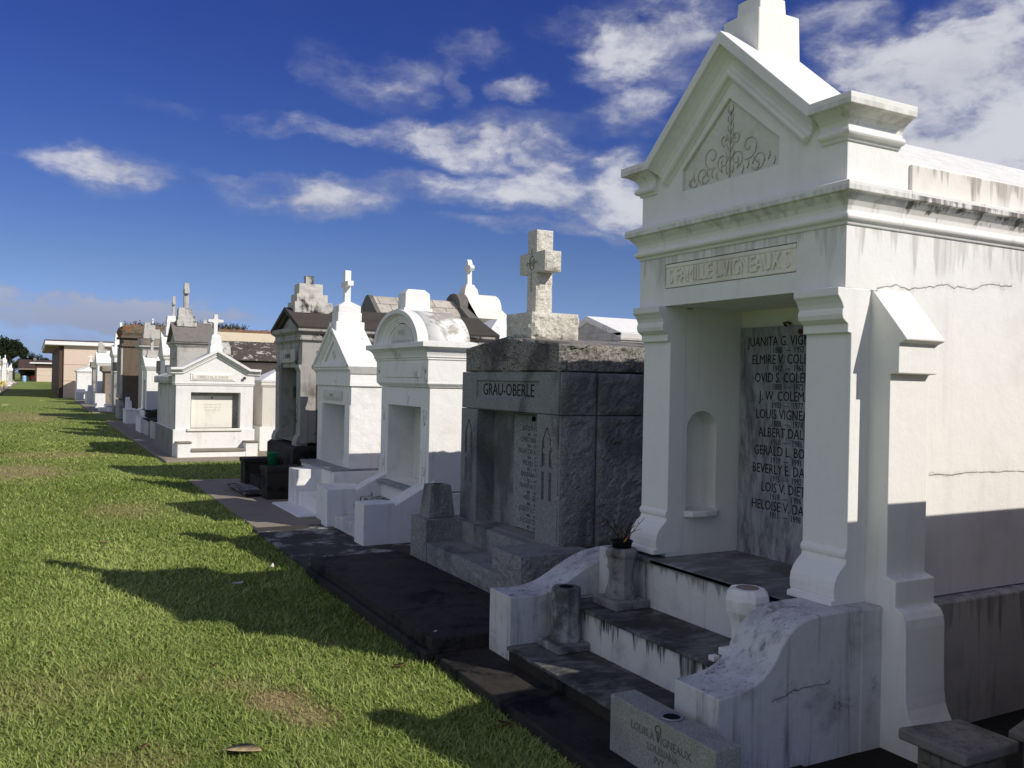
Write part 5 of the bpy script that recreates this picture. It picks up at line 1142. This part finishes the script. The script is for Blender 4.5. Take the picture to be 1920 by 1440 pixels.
# ------------------------------------------------------------------ leaves, scraps and flowers dropped on the lawn
def leaf(label, x, y, l, w, mat, rz, curl, name='fallen_leaf', cat='leaf', z=None):
    mb = MB(); n = 9; zz = G0+.028 if z is None else z; rs = []
    for i in range(n+1):
        t = i/n; ww = w*math.sin(math.pi*min(.97, t*.95+.025))**.8; c = curl*(t-.5)**2*4
        px, py = (t-.5)*l, .04*l*math.sin(t*3)
        R_ = []
        for (u, dz) in ((-1, .5), (0, 0), (1, .5), (0, -.012/max(.001, curl+.02))):
            qx, qy = px, py+u*ww
            R_.append((x+qx*math.cos(rz)-qy*math.sin(rz), y+qx*math.sin(rz)+qy*math.cos(rz), zz+c+dz*ww*.7*(1 if u else 0)-(.004 if u == 0 and dz else 0)))
        rs.append(R_)
    mb.rings(rs, sm=True); mb.tube([(x-l*.48*math.cos(rz), y-l*.48*math.sin(rz), zz+curl), (x-l*.62*math.cos(rz), y-l*.62*math.sin(rz), zz+curl*.5)], .0022, 5)
    o = mb.build(name, mat); tag(o, label, cat)
leaf('large tan dry leaf lying on the grass at the bottom of the picture', .89, 4.21, .17, .045, 'leaftan', -.5, .006)
leaf('small red-brown leaf at the bottom left, left of the large tan leaf', .484, 4.46, .055, .013, 'leafbrown', .9, .008)
leaf('brown curled leaf in the shade near the kerb, level with the black step', 2.0, 5.06, .08, .022, 'leafbrown', .2, .012)
leaf('brown leaf caught against the kerb near the headstone', 2.15, 3.97, .08, .022, 'leafbrown', 2.2, .015)
leaf('tiny dark brown leaf in the sunny grass left of the dead patch', .57, 5.47, .045, .012, 'leafbrown', 1.2, .008)
leaf('reddish leaf at the far left, in the middle of the sunny lawn', .1, 6.2, .06, .014, 'leafbrown', .3, .008)
leaf('pale dry leaf on the sunny lawn, beyond the cross shadow', .67, 10.1, .13, .022, 'leaftan', .1, .006)
leaf('brown leaf just above the dead grass patch', 1.0, 5.55, .05, .013, 'leafbrown', .6, .008)
leaf('crumpled white paper scrap in the shadow on the grass', 1.546, 7.63, .10, .035, 'scrap', .3, .02, 'paper_scrap', 'paper')
leaf('small white paper scrap in the shade near the kerb, beyond the other scrap', 1.96, 8.19, .10, .022, 'scrap', 1.2, .03, 'paper_scrap', 'paper')
leaf('tiny white flake on the black slab before the granite tomb', 2.3, 5.2, .03, .01, 'scrap', .4, .003, 'paper_scrap', 'paper', .034)
def bloom(label, x, y, r, mats, n):
    t = thing('flowers', label, 'flowers', (x, y, G0))
    for mt in mats:
        fl = MB()
        for q in range(n):
            a = rnd.uniform(0, 6.3); rr = r*math.sqrt(rnd.random()); z = G0+.05+rnd.uniform(0, r*.6); s = r*.2
            fl.lathe([(.001, z-s*.5), (s, z), (s*.6, z+s*.5), (.001, z+s*.4)], x+rr*1.4*math.cos(a), y+rr*math.sin(a), 7)
        fl.build('blossoms', mt, t)
bloom('fallen bunch of pink and white artificial flowers on the lawn', .05, 36.5, .11, ['petalpink', 'petalwhite'], 9)
bloom('pale yellow flowers lying at the left edge of the lawn', -1.28, 51.7, .14, ['petalwhite'], 14)
bloom('yellow flower lying on the far lawn', .46, 60.3, .12, ['petalyellow'], 10)

# ------------------------------------------------------------------ groups of like things
GR = {'grave_vase': 'stone vases at the tombs', 'fallen_leaf': 'dry leaves fallen on the lawn', 'paper_scrap': 'paper scraps on the ground', 'tree': 'trees beyond the cemetery', 'grave_block': 'low grave blocks along the walk',
      'mausoleum': 'pink flat-roofed mausoleums', 'flowers': 'bunches of flowers on the lawn', 'stone_pedestal': 'low stone pedestals by the big tomb', 'flower_pot': 'plastic flower pots on the tombs', 'weed_clump': 'weeds on the brick roof'}
for o in COL.objects:
    if o.parent is None and o.get('label'):
        k = o.name.split('.')[0]
        if k == 'tomb': o['group'] = 'tombs in the far left row' if o.location.x < 0 else 'tombs along the right of the lawn'
        elif k in GR: o['group'] = GR[k]
